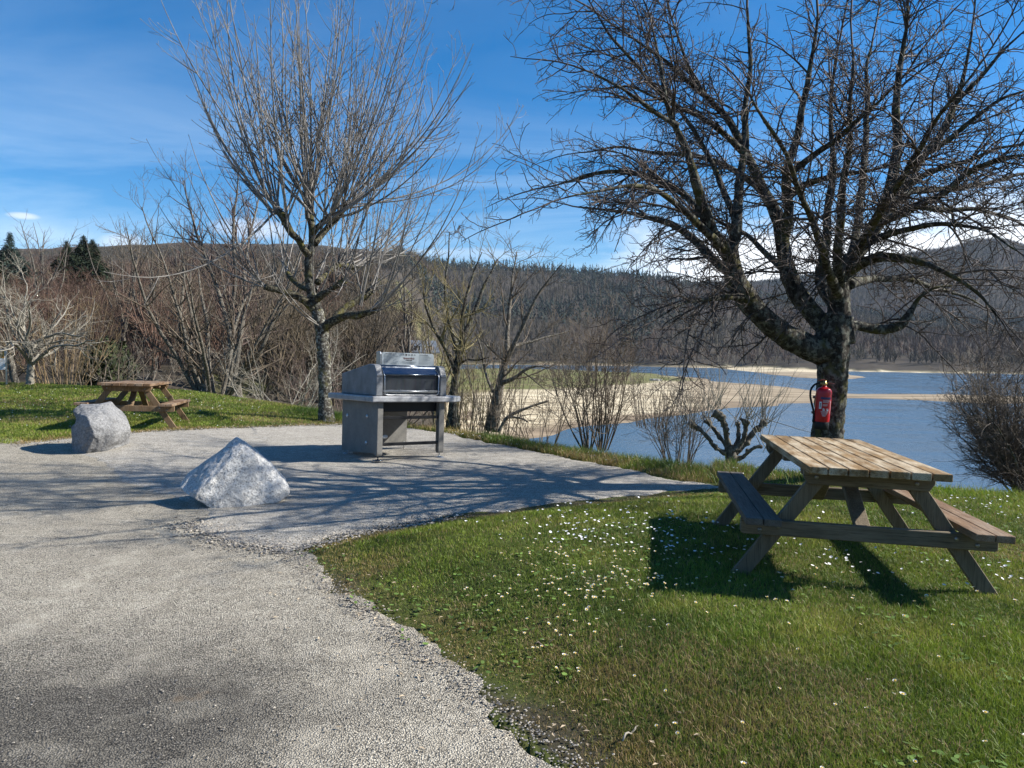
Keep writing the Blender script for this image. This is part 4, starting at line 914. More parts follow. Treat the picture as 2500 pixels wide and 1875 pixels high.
fan_shrub('willow_shrub', 1655, 1128, 11.6, 'dense low twiggy shrub left of the pollard stump tree', 34, 1.5, .6, .0075, M['twig_brown'], M['twig_brown'], lowr=.2, dens=5., wob=.06, fine=.8)
fan_shrub('willow_shrub', 1320, 1082, 13., 'sparse grey bramble like shrub on the bank beside the sand', 22, 1.5, .8, .007, M['twig_brown'], M['twig_brown'], lowr=.25, dens=4., wob=.09)
fan_shrub('willow_shrub', 1590, 1040, 40., 'pale upright saplings rising from the lake bank behind the pad', 24, 3.6, .5, .02, M['twig_brown'], M['twig_brown'], lowr=.8, dens=2., wob=.04, levels=2)
def pollard():
    Y = 11.2; s = .2362; T = lambda *L: [(1650+a*s, 950+b*s, w*s, dy) for a, b, w, dy in L]
    base = px(1788, 1140, Y); root = empty('pollard_tree', base); tag(root, 'small stumpy pollard with knobbly fists on the bank behind the picnic table', 'tree')
    tr = T((590, 960, 170, 0), (585, 850, 130, 0), (575, 740, 125, 0), (565, 650, 120, 0), (560, 590, 100, 0)); P, R = limb(tr, Y, 24); limb_mesh('trunk', P, R, M['bark_mid'], root, 16, .12, 20., base, .3)
    ls = [T((540, 670, 80, 0), (470, 640, 54, -.03), (390, 580, 50, -.06), (330, 500, 46, -.08), (250, 420, 50, -.1), (170, 370, 62, -.12), (130, 360, 40, -.12)),
          T((550, 620, 80, 0), (490, 540, 60, .05), (440, 470, 50, .08), (380, 400, 46, .1), (340, 340, 60, .12), (335, 310, 44, .12)),
          T((560, 600, 84, 0), (525, 500, 70, -.03), (510, 410, 62, -.06), (490, 340, 74, -.08), (430, 250, 62, -.1), (400, 220, 52, -.1)),
          T((600, 620, 70, 0), (640, 530, 56, .04), (650, 440, 50, .06), (640, 360, 54, .08), (640, 335, 44, .08)),
          T((600, 640, 84, 0), (680, 550, 70, -.04), (720, 440, 58, -.08), (730, 350, 66, -.1), (740, 320, 76, -.1)),
          T((620, 660, 84, 0), (720, 560, 74, .03), (800, 450, 62, .06), (880, 380, 70, .08), (930, 330, 66, .08)),
          T((620, 730, 70, 0), (700, 700, 50, -.06), (760, 640, 46, -.1), (830, 600, 44, -.13), (900, 595, 30, -.15))]
    hs = [];
    for q in ls:
        A, B = limb(q, Y, 34, .74); k_ = np.linspace(0, 1, 34); B = B*(1+.55*np.exp(-((k_-.93)/.07)**2)+.3*np.exp(-((k_-.55)/.06)**2)); B[-1] *= .5; limb_mesh('limb', A, B, M['bark_mid'], root, 14, .26, 30., base, 1.2); hs.append((A[-2], (rng.normal(0, .12), rng.normal(0, .12), 1.)))
    G = []; shoots(hs, [16, 12, 18, 10, 16, 20, 7], .5, 1.35, .0052, 9, .04, .03, .34, 0, G, base, (.15, .45), 1.6, False)
    tube_obj('crown', G, M['twig_fruit'], root, base)
pollard()
tick('pollard')
multi_stem('bare_tree', px(2492, 1265, 15.), 'rounded dark bare tree on the bank at the right edge', 32, 3.3, 1.1, .03, M['bark_dark'], M['twig_brown'], trunk=(.5, .13), cat='tree', wob=.08, dens=10., grav=.02, lean=(-.14, 0), fine=1.5)
# ---------------------------------------------------------------- conifers, evergreen bush
def conifer(a, Y, top, w, label, mat, n=1500, droop=-.25):
    p = pos(a, Y); h = px(a, top, Y)[2]-p[2]; root = empty('conifer', p); tag(root, label, 'conifer')
    limb_mesh('trunk', np.stack([np.zeros(10), np.zeros(10), np.linspace(-.3, h*.97, 10)], -1), np.linspace(h*.022, .03, 10), M['bark_dark'], root, 8, .1, 3.)
    t = rng.random(n)**1.25; z = h*(.06+.94*t); rad = w*np.minimum(1, (1-t)*1.9)**.95*(.8+.35*vnoise(np.stack([z*0+a, z, z*0], -1), .9)); az = rng.uniform(0, 2*PI, n); f = rng.random(n)**.45
    R = rad*f; c = np.stack([np.cos(az)*R, np.sin(az)*R, z+droop*R*.55], -1)
    k = 5; d = np.stack([np.cos(az), np.sin(az), np.full(n, -.15)], -1); V, T = [], []
    L = (.3+.5*rng.random(n))*.75*np.clip(rad/w*1.6+.25, .3, 1.); 
    for j in range(k):
        e = norm(d+rng.normal(0, .55, (n, 3))); sd = norm(np.cross(e, rng.normal(0, 1, (n, 3)))); o = c+rng.normal(0, .12, (n, 3))*w*.3
        V.append(np.stack([o-sd*L[:, None]*.16, o+sd*L[:, None]*.16, o+e*L[:, None]], 1))
    V = np.concatenate(V).reshape(-1, 3); T = np.arange(len(V)).reshape(-1, 3); link('crown', npmesh('crown', V, [T], mat, False), root)
conifer(30, 72, 570, 3.0, 'tall blue green conifer with open drooping tiers at far left', M['needle_blue'], 2400, -.1)
conifer(167, 78, 590, 2.2, 'narrow dark conifer left of the broad one on the hill', M['needle'], 2200)
conifer(208, 80, 578, 2.9, 'broad dark conifer, left crown of a touching pair', M['needle'], 3400)
conifer(231, 82, 586, 2.6, 'broad dark conifer, right crown of a touching pair', M['needle'], 3000)
conifer(-10, 66, 610, 2.8, 'dark conifer cut by the left picture edge', M['needle'], 1300)
def leafy_bush(a, Y, h, w, label, mat, n=2600):
    p = pos(a, Y); root = empty('evergreen_bush', p); tag(root, label, 'bush')
    d = norm(rng.normal(0, 1, (n, 3))); R = rng.random(n)**.4*(1+.25*vnoise(d*2.1, 1.)); c = d*R[:, None]*np.array([w, w, h*.5])+np.array([0, 0, h*.5])
    s = .08+.08*rng.random(n); u = norm(rng.normal(0, 1, (n, 3))); v = norm(np.cross(u, d)+.01); s = s[:, None]
    V = np.stack([c-u*s, c-v*s*.5, c+u*s, c+v*s*.5], 1).reshape(-1, 3); link('foliage', npmesh('foliage', V, [np.arange(len(V)).reshape(-1, 4)], mat, False), root)
leafy_bush(262, 25, 1.7, .95, 'dark rounded evergreen bush behind the far picnic table', M['ever'])
# ---------------------------------------------------------------- woods
def fan_trees(X, Y, Z, Hh, W, ntri, cols, name, label, mat, thin=.012, conif=False):
    n = len(X); base = np.stack([X, Y, Z], -1); Vs, Cs = [], []
    for j in range(ntri):
        f = rng.random(n)
        if conif:
            t = rng.random(n)**1.1; az = rng.uniform(0, 2*PI, n); R = W*(1-t)*.9; o = base+np.stack([np.cos(az)*R*.3, np.sin(az)*R*.3, Hh*(.12+.86*t)], -1)
            e = np.stack([np.cos(az)*R, np.sin(az)*R, -.35*R+0*R], -1)+np.array([0, 0, .0]); sd = np.stack([-np.sin(az), np.cos(az), 0*az], -1)*(R*.55+.12)[:, None]; up = np.stack([0*az, 0*az, Hh*.16], -1)
            V = np.stack([o+e-sd, o+e+sd, o+up], 1)
        else:
            az = rng.uniform(0, 2*PI, n); s0 = Hh*rng.uniform(.05, .5, n); sp = rng.uniform(.05, 1., n)**.7
            o = base+np.stack([np.cos(az)*W*.12*sp, np.sin(az)*W*.12*sp, s0], -1); e = np.stack([np.cos(az)*W*sp, np.sin(az)*W*sp, Hh*rng.uniform(.45, 1., n)*np.sqrt(1-.75*sp**2)-s0*.4], -1)
            sd = np.stack([-np.sin(az+rng.normal(0, .8, n)), np.cos(az), rng.normal(0, .4, n)], -1)*(Hh*thin*rng.uniform(.5, 1.4, n))[:, None]
            V = np.stack([o-sd, o+sd, o+e], 1)
        Vs.append(V); Cs.append(np.repeat((cols*(.7+.6*rng.random((n, 1))))[:, None], 3, 1))
    V = np.concatenate(Vs).reshape(-1, 3); C = np.concatenate(Cs).reshape(-1, 3)
    o = link(name, npmesh(name, V, [np.arange(len(V)).reshape(-1, 3)], mat, False, C)); return tag(o, label, 'wood', kind='stuff')
def far_woods():
    n = 64000; r = np.sqrt(rng.uniform(185**2, 2080**2, n)); a = rng.uniform(-.74, .80, n); k_ = 15000; r = np.concatenate([r, np.sqrt(rng.uniform(330**2, 1110**2, k_))]); a = np.concatenate([a, rng.uniform(-.74, -.15, k_)]); x, y = r*a/np.sqrt(1+a*a), r/np.sqrt(1+a*a)
    z = ground(x, y); keep = (z > -7.9) & ~((a > -.19) & (r < 590))
    fld = (n2(x, y, .006, 2) > .64) & (r < 960) & (a > .1) & (r > 640); keep &= ~fld
    # nothing on the hidden back slopes
    x, y, z, r, a = x[keep], y[keep], z[keep], r[keep], a[keep]; p = 1250+F*a
    rid = np.abs(r-1085) < 32; rid |= (r > 1900)
    q = n2(x, y, .0075, 3); con = (q > .42) | (rid & (n2(x+50, y, .006, 2) > -.35)) | ((np.hypot(p-1540, (r-830)*.35) < 60))
    con |= (p > 1360) & (p < 1470) & (r > 985) & (q > -.25)
    yl = np.interp(p, [-900, 0, 280, 450, 760, 900, 1000], [668, 662, 641, 626, 618, 626, 604]); cap = np.where(a < -.16, H+(hor(p)-yl)/F*y-z, 99)
    hb = np.minimum(rng.uniform(8, 14, len(x)), np.maximum(cap, 4.)*rng.uniform(.75, 1.15, len(x))); hc = np.minimum(rng.uniform(10, 17, len(x)), np.where(a < -.16, cap*1.15, 99))
    con &= ~((a < -.16) & (r < 900)); con |= (a < -.16) & (r > 900) & (r < 1130) & (n2(x+9, y, .006, 2) > -.45); ok = hb > 2.; x, y, z, r, a, p, con, hb, hc = [v[ok] for v in (x, y, z, r, a, p, con, hb, hc)]
    nb = int((~con).sum()); m = ~con; u = rng.random((nb, 1)); w = n2(x[m], y[m], .012, 2)[:, None]
    cb = np.where(w > .1, np.array([[.115, .076, .052]]), np.array([[.088, .074, .048]]))*(.6+.6*u)
    fan_trees(x[m], y[m], z[m], hb[m], hb[m]*rng.uniform(.33, .5, nb), 17, cb, 'far_wood', 'grey brown leafless wood covering the far hillside', M['tintwood'], .02)
    m = con; nc = int(m.sum()); fan_trees(x[m], y[m], z[m]-.5, hc[m], rng.uniform(2.2, 3.6, nc), 13, np.array([[.022, .034, .024]])*(.7+.6*rng.random((nc, 1))), 'far_conifers', 'dark conifer plantations along the hill ridge and slope', M['tintwood'], .02, True)
far_woods()
tick('far_woods')
def wood_proto(seed, n=6, sp=.45, k2=1.):
    """one leafless tree of unit height as a light mesh"""
    L = rng.uniform(.7, 1., n); a = np.arange(n)*2*PI/n+rng.uniform(0, 1, n); rd = rng.uniform(.15, 1, n)*sp
    st = np.stack([np.zeros(n), np.zeros(n), rng.uniform(.05, .22, n)], -1)
    P0, R0, _ = march(st, np.stack([np.cos(a)*rd, np.sin(a)*rd, np.ones(n)], -1), L*.85, np.full(n, .011), np.full(n, .0022), 7, .08, .04)
    G = [(P0, R0, 4), (np.array([[[0, 0, -.03], [0, 0, .1], [.005, 0, .25]]]), np.array([[.018, .015, .011]]), 5)]
    p, d, r, l, t = spawn(P0, R0, 13., .15, 1., 25, 60, .3); m = len(p)
    P1, R1, _ = march(p, d, rng.uniform(.1, .3, m)*(1.1-.5*t), np.full(m, .0036), np.full(m, .0014), 4, .12, .06); G.append((P1, R1, 3))
    p, d, r, l, t = spawn(P1, R1, 26.*k2, .1, 1., 25, 65, .3); m = len(p)
    P2, R2, _ = march(p, d, rng.uniform(.04, .13, m), np.full(m, .0017), np.full(m, .0011), 2, .2, .06); G.append((P2, R2, 3))
    return tubes(G)
def near_wood():
    n = 2300; r = np.sqrt(rng.uniform(36**2, 190**2, n)); a = rng.uniform(-.95, -.03, n)
    ex = 34+rng.random(60)*26; ea = rng.uniform(-.34, -.14, 60); r = np.concatenate([r, ex]); a = np.concatenate([a, ea]); n = len(r)
    x, y = r*a/np.sqrt(1+a*a), r/np.sqrt(1+a*a)
    keep = (r > 60) | (a < -.36) | (np.arange(n) >= n-60); keep &= ~((a > -.175) & (a < -.10) & (r < 100)); keep &= ~((a > -.14) & (r < 130))
    x, y, r, a = x[keep], y[keep], r[keep], a[keep]; z = ground(x, y); m = len(x)
    pxx = 1250+F*a; yl = np.interp(pxx, [-500, 0, 120, 300, 450, 900, 1200], [662, 660, 645, 676, 662, 704, 732])+rng.uniform(0, 70, m)
    cap = H+(hor(pxx)-yl)/F*y-z
    h = np.clip(np.minimum(rng.uniform(4.5, 9., m), cap), 1.8, 10); o = np.argsort(r)
    protos = [wood_proto(i, 6+i % 4, .45+.17*(i % 4), 1.25) for i in range(6)]; Vs, Fs, Cs, off = [], [], [], 0
    for i in o[:780]:
        V, Fq = protos[i % 6]; t = rng.uniform(0, 2*PI); c, sn = math.cos(t), math.sin(t); w = h[i]*rng.uniform(.9, 1.35)
        Vs.append(np.stack([(V[:, 0]*c-V[:, 1]*sn)*w+x[i], (V[:, 0]*sn+V[:, 1]*c)*w+y[i], V[:, 2]*h[i]+z[i]], -1).astype(np.float32)); Fs.append(Fq+off); off += len(V)
        k = vnoise(np.array([[x[i], y[i], 0.]]), .05)[0]+rng.normal(0, .3)
        cc = np.array([.17, .105, .075]) if k > .3 else (np.array([.185, .145, .095]) if k > -.25 else np.array([.135, .11, .08]))
        Cs.append(np.broadcast_to((cc*rng.uniform(.45, .85)).astype(np.float32), (len(V), 3)))
    me = npmesh('brown_wood', np.concatenate(Vs), [np.concatenate(Fs)], M['tintwood'], True, np.concatenate(Cs))
    tag(link('brown_wood', me), 'dense leafless brown wood rising behind the left lawn', 'wood', kind='stuff')
    # undergrowth that hides the wood floor
    n = 5200; r = np.sqrt(rng.uniform(30**2, 170**2, n)); a = rng.uniform(-.95, -.05, n); x, y = r*a/np.sqrt(1+a*a), r/np.sqrt(1+a*a)
    keep = (r > 40) | (a < -.3) | (n2(x, y, .2, 2) > .25); keep &= ~((a > -.17) & (a < -.12) & (r < 75)); x, y = x[keep], y[keep]; z = ground(x, y); m = len(x); hh = rng.uniform(.7, 2.3, m); u = rng.random((m, 1))
    fan_trees(x, y, z, hh, hh*.7, 34, np.where(n2(x, y, .05, 2)[:, None] > .1, np.array([[.13, .09, .07]]), np.array([[.13, .11, .08]]))*(.6+.6*u), 'undergrowth', 'tangled brown scrub on the floor of the wood', M['tintwood'], .009)
    # brush on the flat behind the sand
    n = 700; p = rng.uniform(900, 1560, n); yy = 40+rng.random(n)**.7*320; d = (p-1250)/F; x, y = d*yy, yy; z = ground(x, y); k = (z > -9.6) & ((z > -8.2) | (rng.random(n) < .25)) & (yy > 200)
    x, y, z = x[k], y[k], z[k]; m = len(x); h = rng.uniform(2.5, 7, m)
    fan_trees(x, y, z, h, h*.4, 40, np.array([[.16, .125, .085]])*(.7+.5*rng.random((m, 1))), 'shore_brush', 'low bare brush along the meadow behind the sand beach', M['tintwood'], .009)
near_wood()
tick('near_wood')
wt = [(110, 50, 7.5, .32, 'twig_red', 'reddish bare tree standing between conifers at left'), (300, 46, 7., .4, 'twig_brown', 'brown bare tree right of the dark conifers'), (370, 38, 6.2, .45, 'twig_brown', 'broad bare tree rising above the far picnic table'), (440, 55, 9.5, .3, 'twig_red', 'slender reddish bare tree left of the many stemmed tree'), (650, 42, 7., .4, 'twig_brown', 'brown bare tree half hidden by the pale tree, left side'), (760, 50, 8., .4, 'twig_red', 'reddish bare tree right behind the pale tree trunk'), (900, 46, 7.6, .4, 'twig_brown', 'brown bare tree rising behind the barbecue'), (985, 58, 10.5, .3, 'twig_brown', 'tall thin bare tree between barbecue and forked dark tree'), (1060, 75, 12.5, .3, 'twig_olive', 'tall olive tinted bare tree behind the forked dark tree')]
for a, Yd, h, sp, tw, lab in wt:
    multi_stem('bare_tree', pos(a, Yd), lab, 7, h, sp, h*.011, M['bark_mid'], M[tw], trunk=(h*.2, h*.018), dens=2.6, wob=.06, levels=2, fine=.8)
# ---------------------------------------------------------------- picnic tables
def picnic_table(name, loc, rot, label, W, seat_mat, top_mat, leg_mat, bar_mat):
    root = empty(name, loc, rot); tag(root, label, 'picnic table', 'wooden picnic tables on the grass')
    Wd, L = .782, 1.923; y0 = L/2
    b = BM(); n = 7; bw = (Wd-.008*(n-1))/n
    for i in range(n):
        x = -Wd/2+i*(bw+.008); e = (.004*math.sin(i*2.3), .004*math.cos(i*1.7))
        b.box(x, x+bw, -y0+e[0], y0+e[1], .705, .75+.0015*math.sin(i*3.1), None, .005, 0, 2)
    b.obj('tabletop', top_mat, root)
    for s in (-1, 1):
        b = BM()
        for k in range(2):
            x = .527+k*.105; x0, x1 = sorted((s*x, s*(x+.1)))
            b.box(x0, x1, -y0+.003*k, y0-.003*k, .376, .42, None, .005, 0, 2)
        b.obj('bench_seat', seat_mat[0 if s < 0 else 1], root)
    ye = y0-.30
    for e in (-1, 1):
        yo = e*ye
        for s in (-1, 1):
            # slanted leg, cut level at foot and head
            xt, xb, hw = .235, .725, .056
            pts = [(s*(xb+hw), 0), (s*(xb-hw), 0), (s*(xt-hw), .702), (s*(xt+hw), .702)]
            lo, hi = sorted((yo, yo+e*.045)); b = BM(); b.prism(pts, lo, hi, 'y', None, .004, 0, 1); b.obj('leg', leg_mat, root)
        ya, yb = sorted((yo+e*.046, yo+e*.091))
        b = BM(); b.prism([(-.735, .29), (-.72, .278), (.72, .278), (.735, .29), (.735, .374), (-.735, .374)], ya, yb, 'y', None, .004, 0, 1); b.obj('cross_beam', bar_mat, root)
        b = BM(); b.prism([(-.375, .66), (-.345, .612), (.345, .612), (.375, .66), (.375, .703), (-.375, .703)], ya, yb, 'y', None, .004, 0, 1); b.obj('top_batten', bar_mat, root)
        b = BM(); b.box(-.37, .37, min(yo-e*.05, yo-e*.002), max(yo-e*.05, yo-e*.002), .66, .703); b.obj('inner_batten', bar_mat, root)
        b = BM()
        for x, z in ((-.30, .66), (.27, .655), (-.51, .335), (-.62, .31), (.505, .34), (.62, .31)):
            Mx = Matrix.Translation((x, (yb if e > 0 else ya), z)) @ Matrix.Rotation(e*-PI/2, 4, 'X'); b.lathe([(.013, -.002), (.013, .004), (.009, .008), (.002, .009)], 10, Mx)
        b.obj('bolt_heads', M['bolt'], root)
        # diagonal brace from the cross beam up to the middle of the top
        b = BM(); p0 = Vector((.02, yo-e*.01, .30)); p1 = Vector((.0, e*.10, .70)); d = p1-p0; ln = d.length; q = d.to_track_quat('Z', 'Y').to_matrix().to_4x4()
        b.box(-.045, .045, -.0225, .0225, 0, ln, Matrix.Translation(p0) @ q); b.obj('brace', leg_mat, root)
    b = BM(); b.box(-.37, .37, -.035, .035, .66, .703); b.obj('middle_batten', bar_mat, root)
    return root
picnic_table('picnic_table', (2.297, 5.185, .168), (-.012, .021, -.183), 'near wooden picnic table with sunlit worn top on the daisy lawn', .78, (M['wood_grey'], M['wood_seat']), M['wood_top'], M['wood_leg'], M['wood_bar'])
picnic_table('picnic_table', (-6.602, 12.927, .215), (-.022, .027, .262), 'small looking brown picnic table behind the left boulder', .78, (M['wood_seat'], M['wood_seat']), M['wood_seat'], M['wood_brown'], M['wood_brown'])
# ---------------------------------------------------------------- boulders
def boulder(name, pts, loc, mat, label, sub, amp, f, seed, notch=None, wear=2):
    bm = bmesh.new()
    for p in pts: bm.verts.new(p)
    r = bmesh.ops.convex_hull(bm, input=bm.verts[:]); bmesh.ops.delete(bm, geom=list({g for g in r['geom_interior']+r['geom_unused'] if isinstance(g, bmesh.types.BMVert)}), context='VERTS')
    bmesh.ops.triangulate(bm, faces=bm.faces[:])
    for _ in range(sub): bmesh.ops.subdivide_edges(bm, edges=bm.edges[:], cuts=1, use_grid_fill=True); bmesh.ops.triangulate(bm, faces=bm.faces[:])
    for _ in range(wear): bmesh.ops.smooth_vert(bm, verts=bm.verts[:], factor=.5, use_axis_x=True, use_axis_y=True, use_axis_z=True)
    bm.normal_update(); co = np.array([v.co[:] for v in bm.verts]); nn = np.array([v.normal[:] for v in bm.verts])
    a = fbm(co+seed, f, 5)*amp+np.abs(fbm(co+seed+40, f*3.3, 3))*amp*.45
    q_ = fbm(co+seed+11, f*.8, 2)*3; k = (np.floor(q_)+S((q_-np.floor(q_)-.35)/.3))/3*amp*1.1
    co = co+nn*(a+k)[:, None]
    if notch is not None:
        c, rad, dep = notch; dd = np.linalg.norm((co-np.array(c))/np.array(rad), axis=1); co = co-nn*(dep*S(1-dd))[:, None]
    co[:, 2] = np.maximum(co[:, 2], -.02)
    for v, c in zip(bm.verts, co): v.co = c
    for fc in bm.faces: fc.smooth = True
    me = bpy.data.meshes.new(name); bm.to_mesh(me); bm.free(); me.materials.append(mat)
    try: me.set_sharp_from_angle(angle=R_(32))
    except Exception: pass
    o = link(name, me); o.location = loc; return tag(o, label, 'boulder', 'granite boulders blocking the gravel pad')
kx = 1/747.
def zz(u, v, y, u0=450, v0=1238, k=kx): return ((u-u0)*k, y, (v0-v)*k)
pts = [zz(445, 722, .14), zz(490, 765, .16), zz(570, 800, .18), zz(640, 870, .2), zz(720, 970, .2), zz(790, 1060, .18), zz(838, 1130, .14), zz(846, 1165, .1), zz(800, 1205, .02), zz(600, 1222, -.12), zz(480, 1240, -.2), zz(370, 1228, -.24), zz(258, 1150, -.3), zz(272, 1105, -.3), zz(430, 930, -.14), zz(520, 812, .0), zz(90, 1102, -.1), zz(62, 1080, 0), zz(95, 1012, .05), zz(120, 990, .08), zz(190, 985, .12), zz(270, 910, .15), zz(360, 800, .16),
       (0, .5, .05), (.3, .45, .05), (-.35, .4, .1), (.0, .4, .45), (-.3, .1, .03), (.4, .4, .2), (.15, .38, .42)]
pb = at(560, 1243)
boulder('boulder', pts, (px(568, 1243, pb[1]+.22)[0], pb[1]+.22, -.01), M['granite_light'], 'light grey pyramid shaped granite boulder on the gravel', 5, .014, 3.4, 3.)
k2 = 1/452.
def z2(u, v, y): return ((u-620)*k2*.83, y, (1630-v)*k2*.95)
pts = [z2(445, 1345, .08), z2(470, 1316, .14), z2(630, 1312, .12), z2(700, 1345, .04), z2(770, 1400, 0), z2(800, 1480, -.1), z2(800, 1512, -.1), z2(762, 1570, -.12), z2(735, 1622, -.14), z2(640, 1632, -.3), z2(500, 1632, -.16), z2(450, 1580, -.06), z2(445, 1520, -.04), z2(468, 1440, -.08), z2(520, 1370, -.10), z2(650, 1380, -.26), z2(690, 1440, -.32), z2(720, 1500, -.31), z2(560, 1500, -.2), z2(460, 1360, 0),
       (-.3, .4, .05), (.25, .42, .05), (.2, .4, .5), (-.25, .4, .58), (.05, .35, .68), (.36, .3, .3)]
pb = at(225, 1108)
boulder('boulder', pts, (px(232, 1108, pb[1]+.25)[0], pb[1]+.25, float(pb[2])-.01), M['granite_dark'], 'squarish dark grey granite boulder in front of the far picnic table', 5, .024, 2.3, 9., ((-.34, -.05, .46), (.18, .3, .13), .08), 4)
# ---------------------------------------------------------------- barbecue
def barbecue():
    root = empty('barbecue', (-1.791, 10.991, .010), (-.017, .030, .636)); tag(root, 'grey concrete public barbecue with steel hood and instruction plate', 'barbecue')
    W, D = .54, .6
    b = BM(); pl = [(-.66, -.67), (.66, -.69), (.88, -.5), (.9, .55), (.66, .72), (-.72, .74)]; b.prism(pl, .822, .905, 'z', None, .018, 0, 3); b.obj('counter', M['conc_top'], root)
    # side panel on the left with its front post
    b = BM(); b.prism([(-D+.07, .13), (-D+.12, .09), (D, .04), (D, .82), (-D+.07, .82)], -W, -W+.05, 'x', None, .006); sp = b.obj('side_panel', M['conc_leg'], root)
    b = BM()
    for y, z in ((.406, .574), (-.267, .603), (-.258, .224)):
        Mx = Matrix.Translation((-W-.001, y, z)) @ Matrix.Rotation(-PI/2, 4, 'Y'); b.lathe([(.030, 0), (.030, .006), (.024, .010), (.012, .010), (.012, .018), (.001, .020)], 16, Mx)
    b.obj('bolt_caps', M['steel'], sp)
    for s in (-1, 1):
        x0, x1 = (-W, -W+.085) if s < 0 else (W-.09, W)
        b = BM(); b.prism([(-D, .82), (-D+.09, .82), (-D+.09, .10), (-D+.065, .07), (-D+.012, .07), (-D, .10)], x0-.001*(s < 0), x1, 'x', None, .006); b.obj('front_post', M['conc_leg'], root)
    b = BM(); b.box(-W+.052, W, D-.06, D-.005, .075, .82); b.obj('rear_panel', M['conc_leg'], root)
    b = BM(); b.box(-W+.055, W-.005, -D+.10, D-.065, .68, .818); b.obj('firebox', M['black'], root)
    for z in (.60, .225):
        b = BM(); b.box(-W+.086, W-.091, -D+.02, -D+.06, z-.022, z+.022); b.obj('cross_bar', M['black'], root)
    b = BM(); b.tube([(-W+.05, -.05, .25), (-.3, -.06, .27)], .008, 8); b.tube([(-.3, -.06, .27), (-.27, -.062, .273), (-.15, -.07, .285), (-.12, -.072, .288)], [.02, .028, .028, .018], 12); b.obj('gas_handle', M['white'], root)
    for x, y in ((-.50, -.555), (.495, -.555), (-.5, .46), (.48, .52)):
        b = BM(); b.tube([(x, y, .004), (x, y, .14)], .009, 8); b.lathe([(.075, .002), (.075, .008), (.03, .014), (.012, .02)], 24, Matrix.Translation((x, y, 0))); b.obj('levelling_foot', M['steel_dark'] if y < 0 and x < 0 else M['steel'], root)
    # hood: two cheeks, back, lid
    prof = [(D-.03, .907), (D-.03, 1.205), (-.36, 1.352), (-.50, 1.346), (-.53, 1.335), (-.592, 1.208), (-.612, 1.196), (-.60, 1.18), (-.60, .907)]
    for s in (-1, 1):
        x0, x1 = (-.575, -.472) if s < 0 else (.455, .565)
        b = BM(); b.prism(prof, x0, x1, 'x', None, .014, 0, 3); b.obj('hood_cheek', M['conc_hood'], root)
    b = BM(); b.prism([(D-.04, .907), (D-.04, 1.19), (-.3, 1.325), (-.42, 1.325), (-.42, 1.30), (D-.10, 1.15), (D-.10, .907)], -.471, .454, 'x', None, .004); b.obj('hood_back', M['conc_hood'], root)
    lid = [(-.42, 1.335), (-.45, 1.338), (-.475, 1.325), (-.485, 1.305), (-.56, 1.225), (-.575, 1.215), (-.578, 1.20), (-.565, 1.19), (-.48, 1.28), (-.44, 1.30), (-.42, 1.30)]
    b = BM(); b.prism(lid, -.455, .44, 'x', None, .003, 0, 2); b.tube([(-.455, -.456, 1.333), (.44, -.456, 1.333)], .012, 10); b.tube([(-.46, -.57, 1.212), (.445, -.57, 1.212)], .010, 10); b.obj('lid', M['steel_dark'], root)
    b = BM(); b.box(-.455, .44, -.545, -.535, .915, 1.19, None, .002); b.obj('grille_panel', M['perf'], root)
    b = BM(); b.box(-.44, .425, -.568, -.556, .955, .99, None, .003); b.obj('grille_strip', M['steel'], root)
    b = BM(); c = []
    for cx, sg in ((-.435, -1), (.42, 1)):
        c.append(cx)
    loop = [(-.45, -.49, 1.315), (-.45, -.585, 1.21), (-.445, -.60, 1.19), (-.44, -.60, .95), (-.425, -.60, .928), (-.40, -.60, .920), (.385, -.60, .920), (.41, -.60, .928), (.425, -.60, .95), (.43, -.60, 1.19), (.435, -.585, 1.21), (.435, -.49, 1.315)]
    b.tube(loop, .006, 8); b.tube([(-.468, -.60, .975), (.452, -.60, .975)], .005, 8); b.obj('wire_handle', M['steel'], root)
    # instruction plate
    b = BM(); b.prism([(-.40, 1.34), (.455, 1.34), (.455, 1.49), (.447, 1.515), (.425, 1.525), (-.37, 1.525), (-.392, 1.517), (-.40, 1.495)], -.40, -.394, 'y', None, .001, 0, 1); pl = b.obj('instruction_plate', M['sign_face'], root)
    b = BM(); b.prism([(-.40, 1.34), (-.27, 1.34), (-.27, 1.53), (-.35, 1.535), (-.38, 1.53), (-.40, 1.50)], -.422, -.402, 'x', None, .003, 0, 1) ; b.obj('plate_flange', M['steel'], pl)
    yf = -.4012
    def pr(mat, fn): q = BM(); fn(q); return q.obj('printing', mat, pl)
    def icons(q):
        for i, k in enumerate((3, 12, 4, 12, 3)):
            cx = -.085+i*.046+.03; cz = 1.498; ro = {3: PI/2, 4: PI/4, 12: 0}[k]
            o = [(cx+.017*math.cos(ro+2*PI*j/k), cz+.015*math.sin(ro+2*PI*j/k)) for j in range(k)]; inn = [(cx+.010*math.cos(ro+2*PI*j/k), cz-.001*(k == 3)+.009*math.sin(ro+2*PI*j/k)) for j in range(k)]
            if i == 1: q.prism(o, yf-.001, yf, 'y')
            else:
                for j in range(k):
                    j2 = (j+1) % k; q.prism([o[j], o[j2], inn[j2], inn[j]], yf-.001, yf, 'y')
    pr(M['print_dark'], icons)
    def lines(q):
        r = np.random.default_rng(3)
        for x0, wd in ((-.365, .25), (.20, .21)):
            for i in range(12):
                z = 1.497-i*.0115; L = wd*r.uniform(.62, 1.); q.box(x0, x0+L, yf-.0008, yf, z-.0022, z+.0022, None, 0)
        for z, a, c in ((1.394, -.08, .16), (1.384, -.01, .10), (1.374, -.055, .14)): q.box(a, c, yf-.0008, yf, z-.002, z+.002, None, 0)
        for i in range(9): x = -.065+i*.022; q.box(x, x+.013, yf-.0008, yf, 1.463, 1.470, None, 0)
    pr(M['print_grey'], lines)
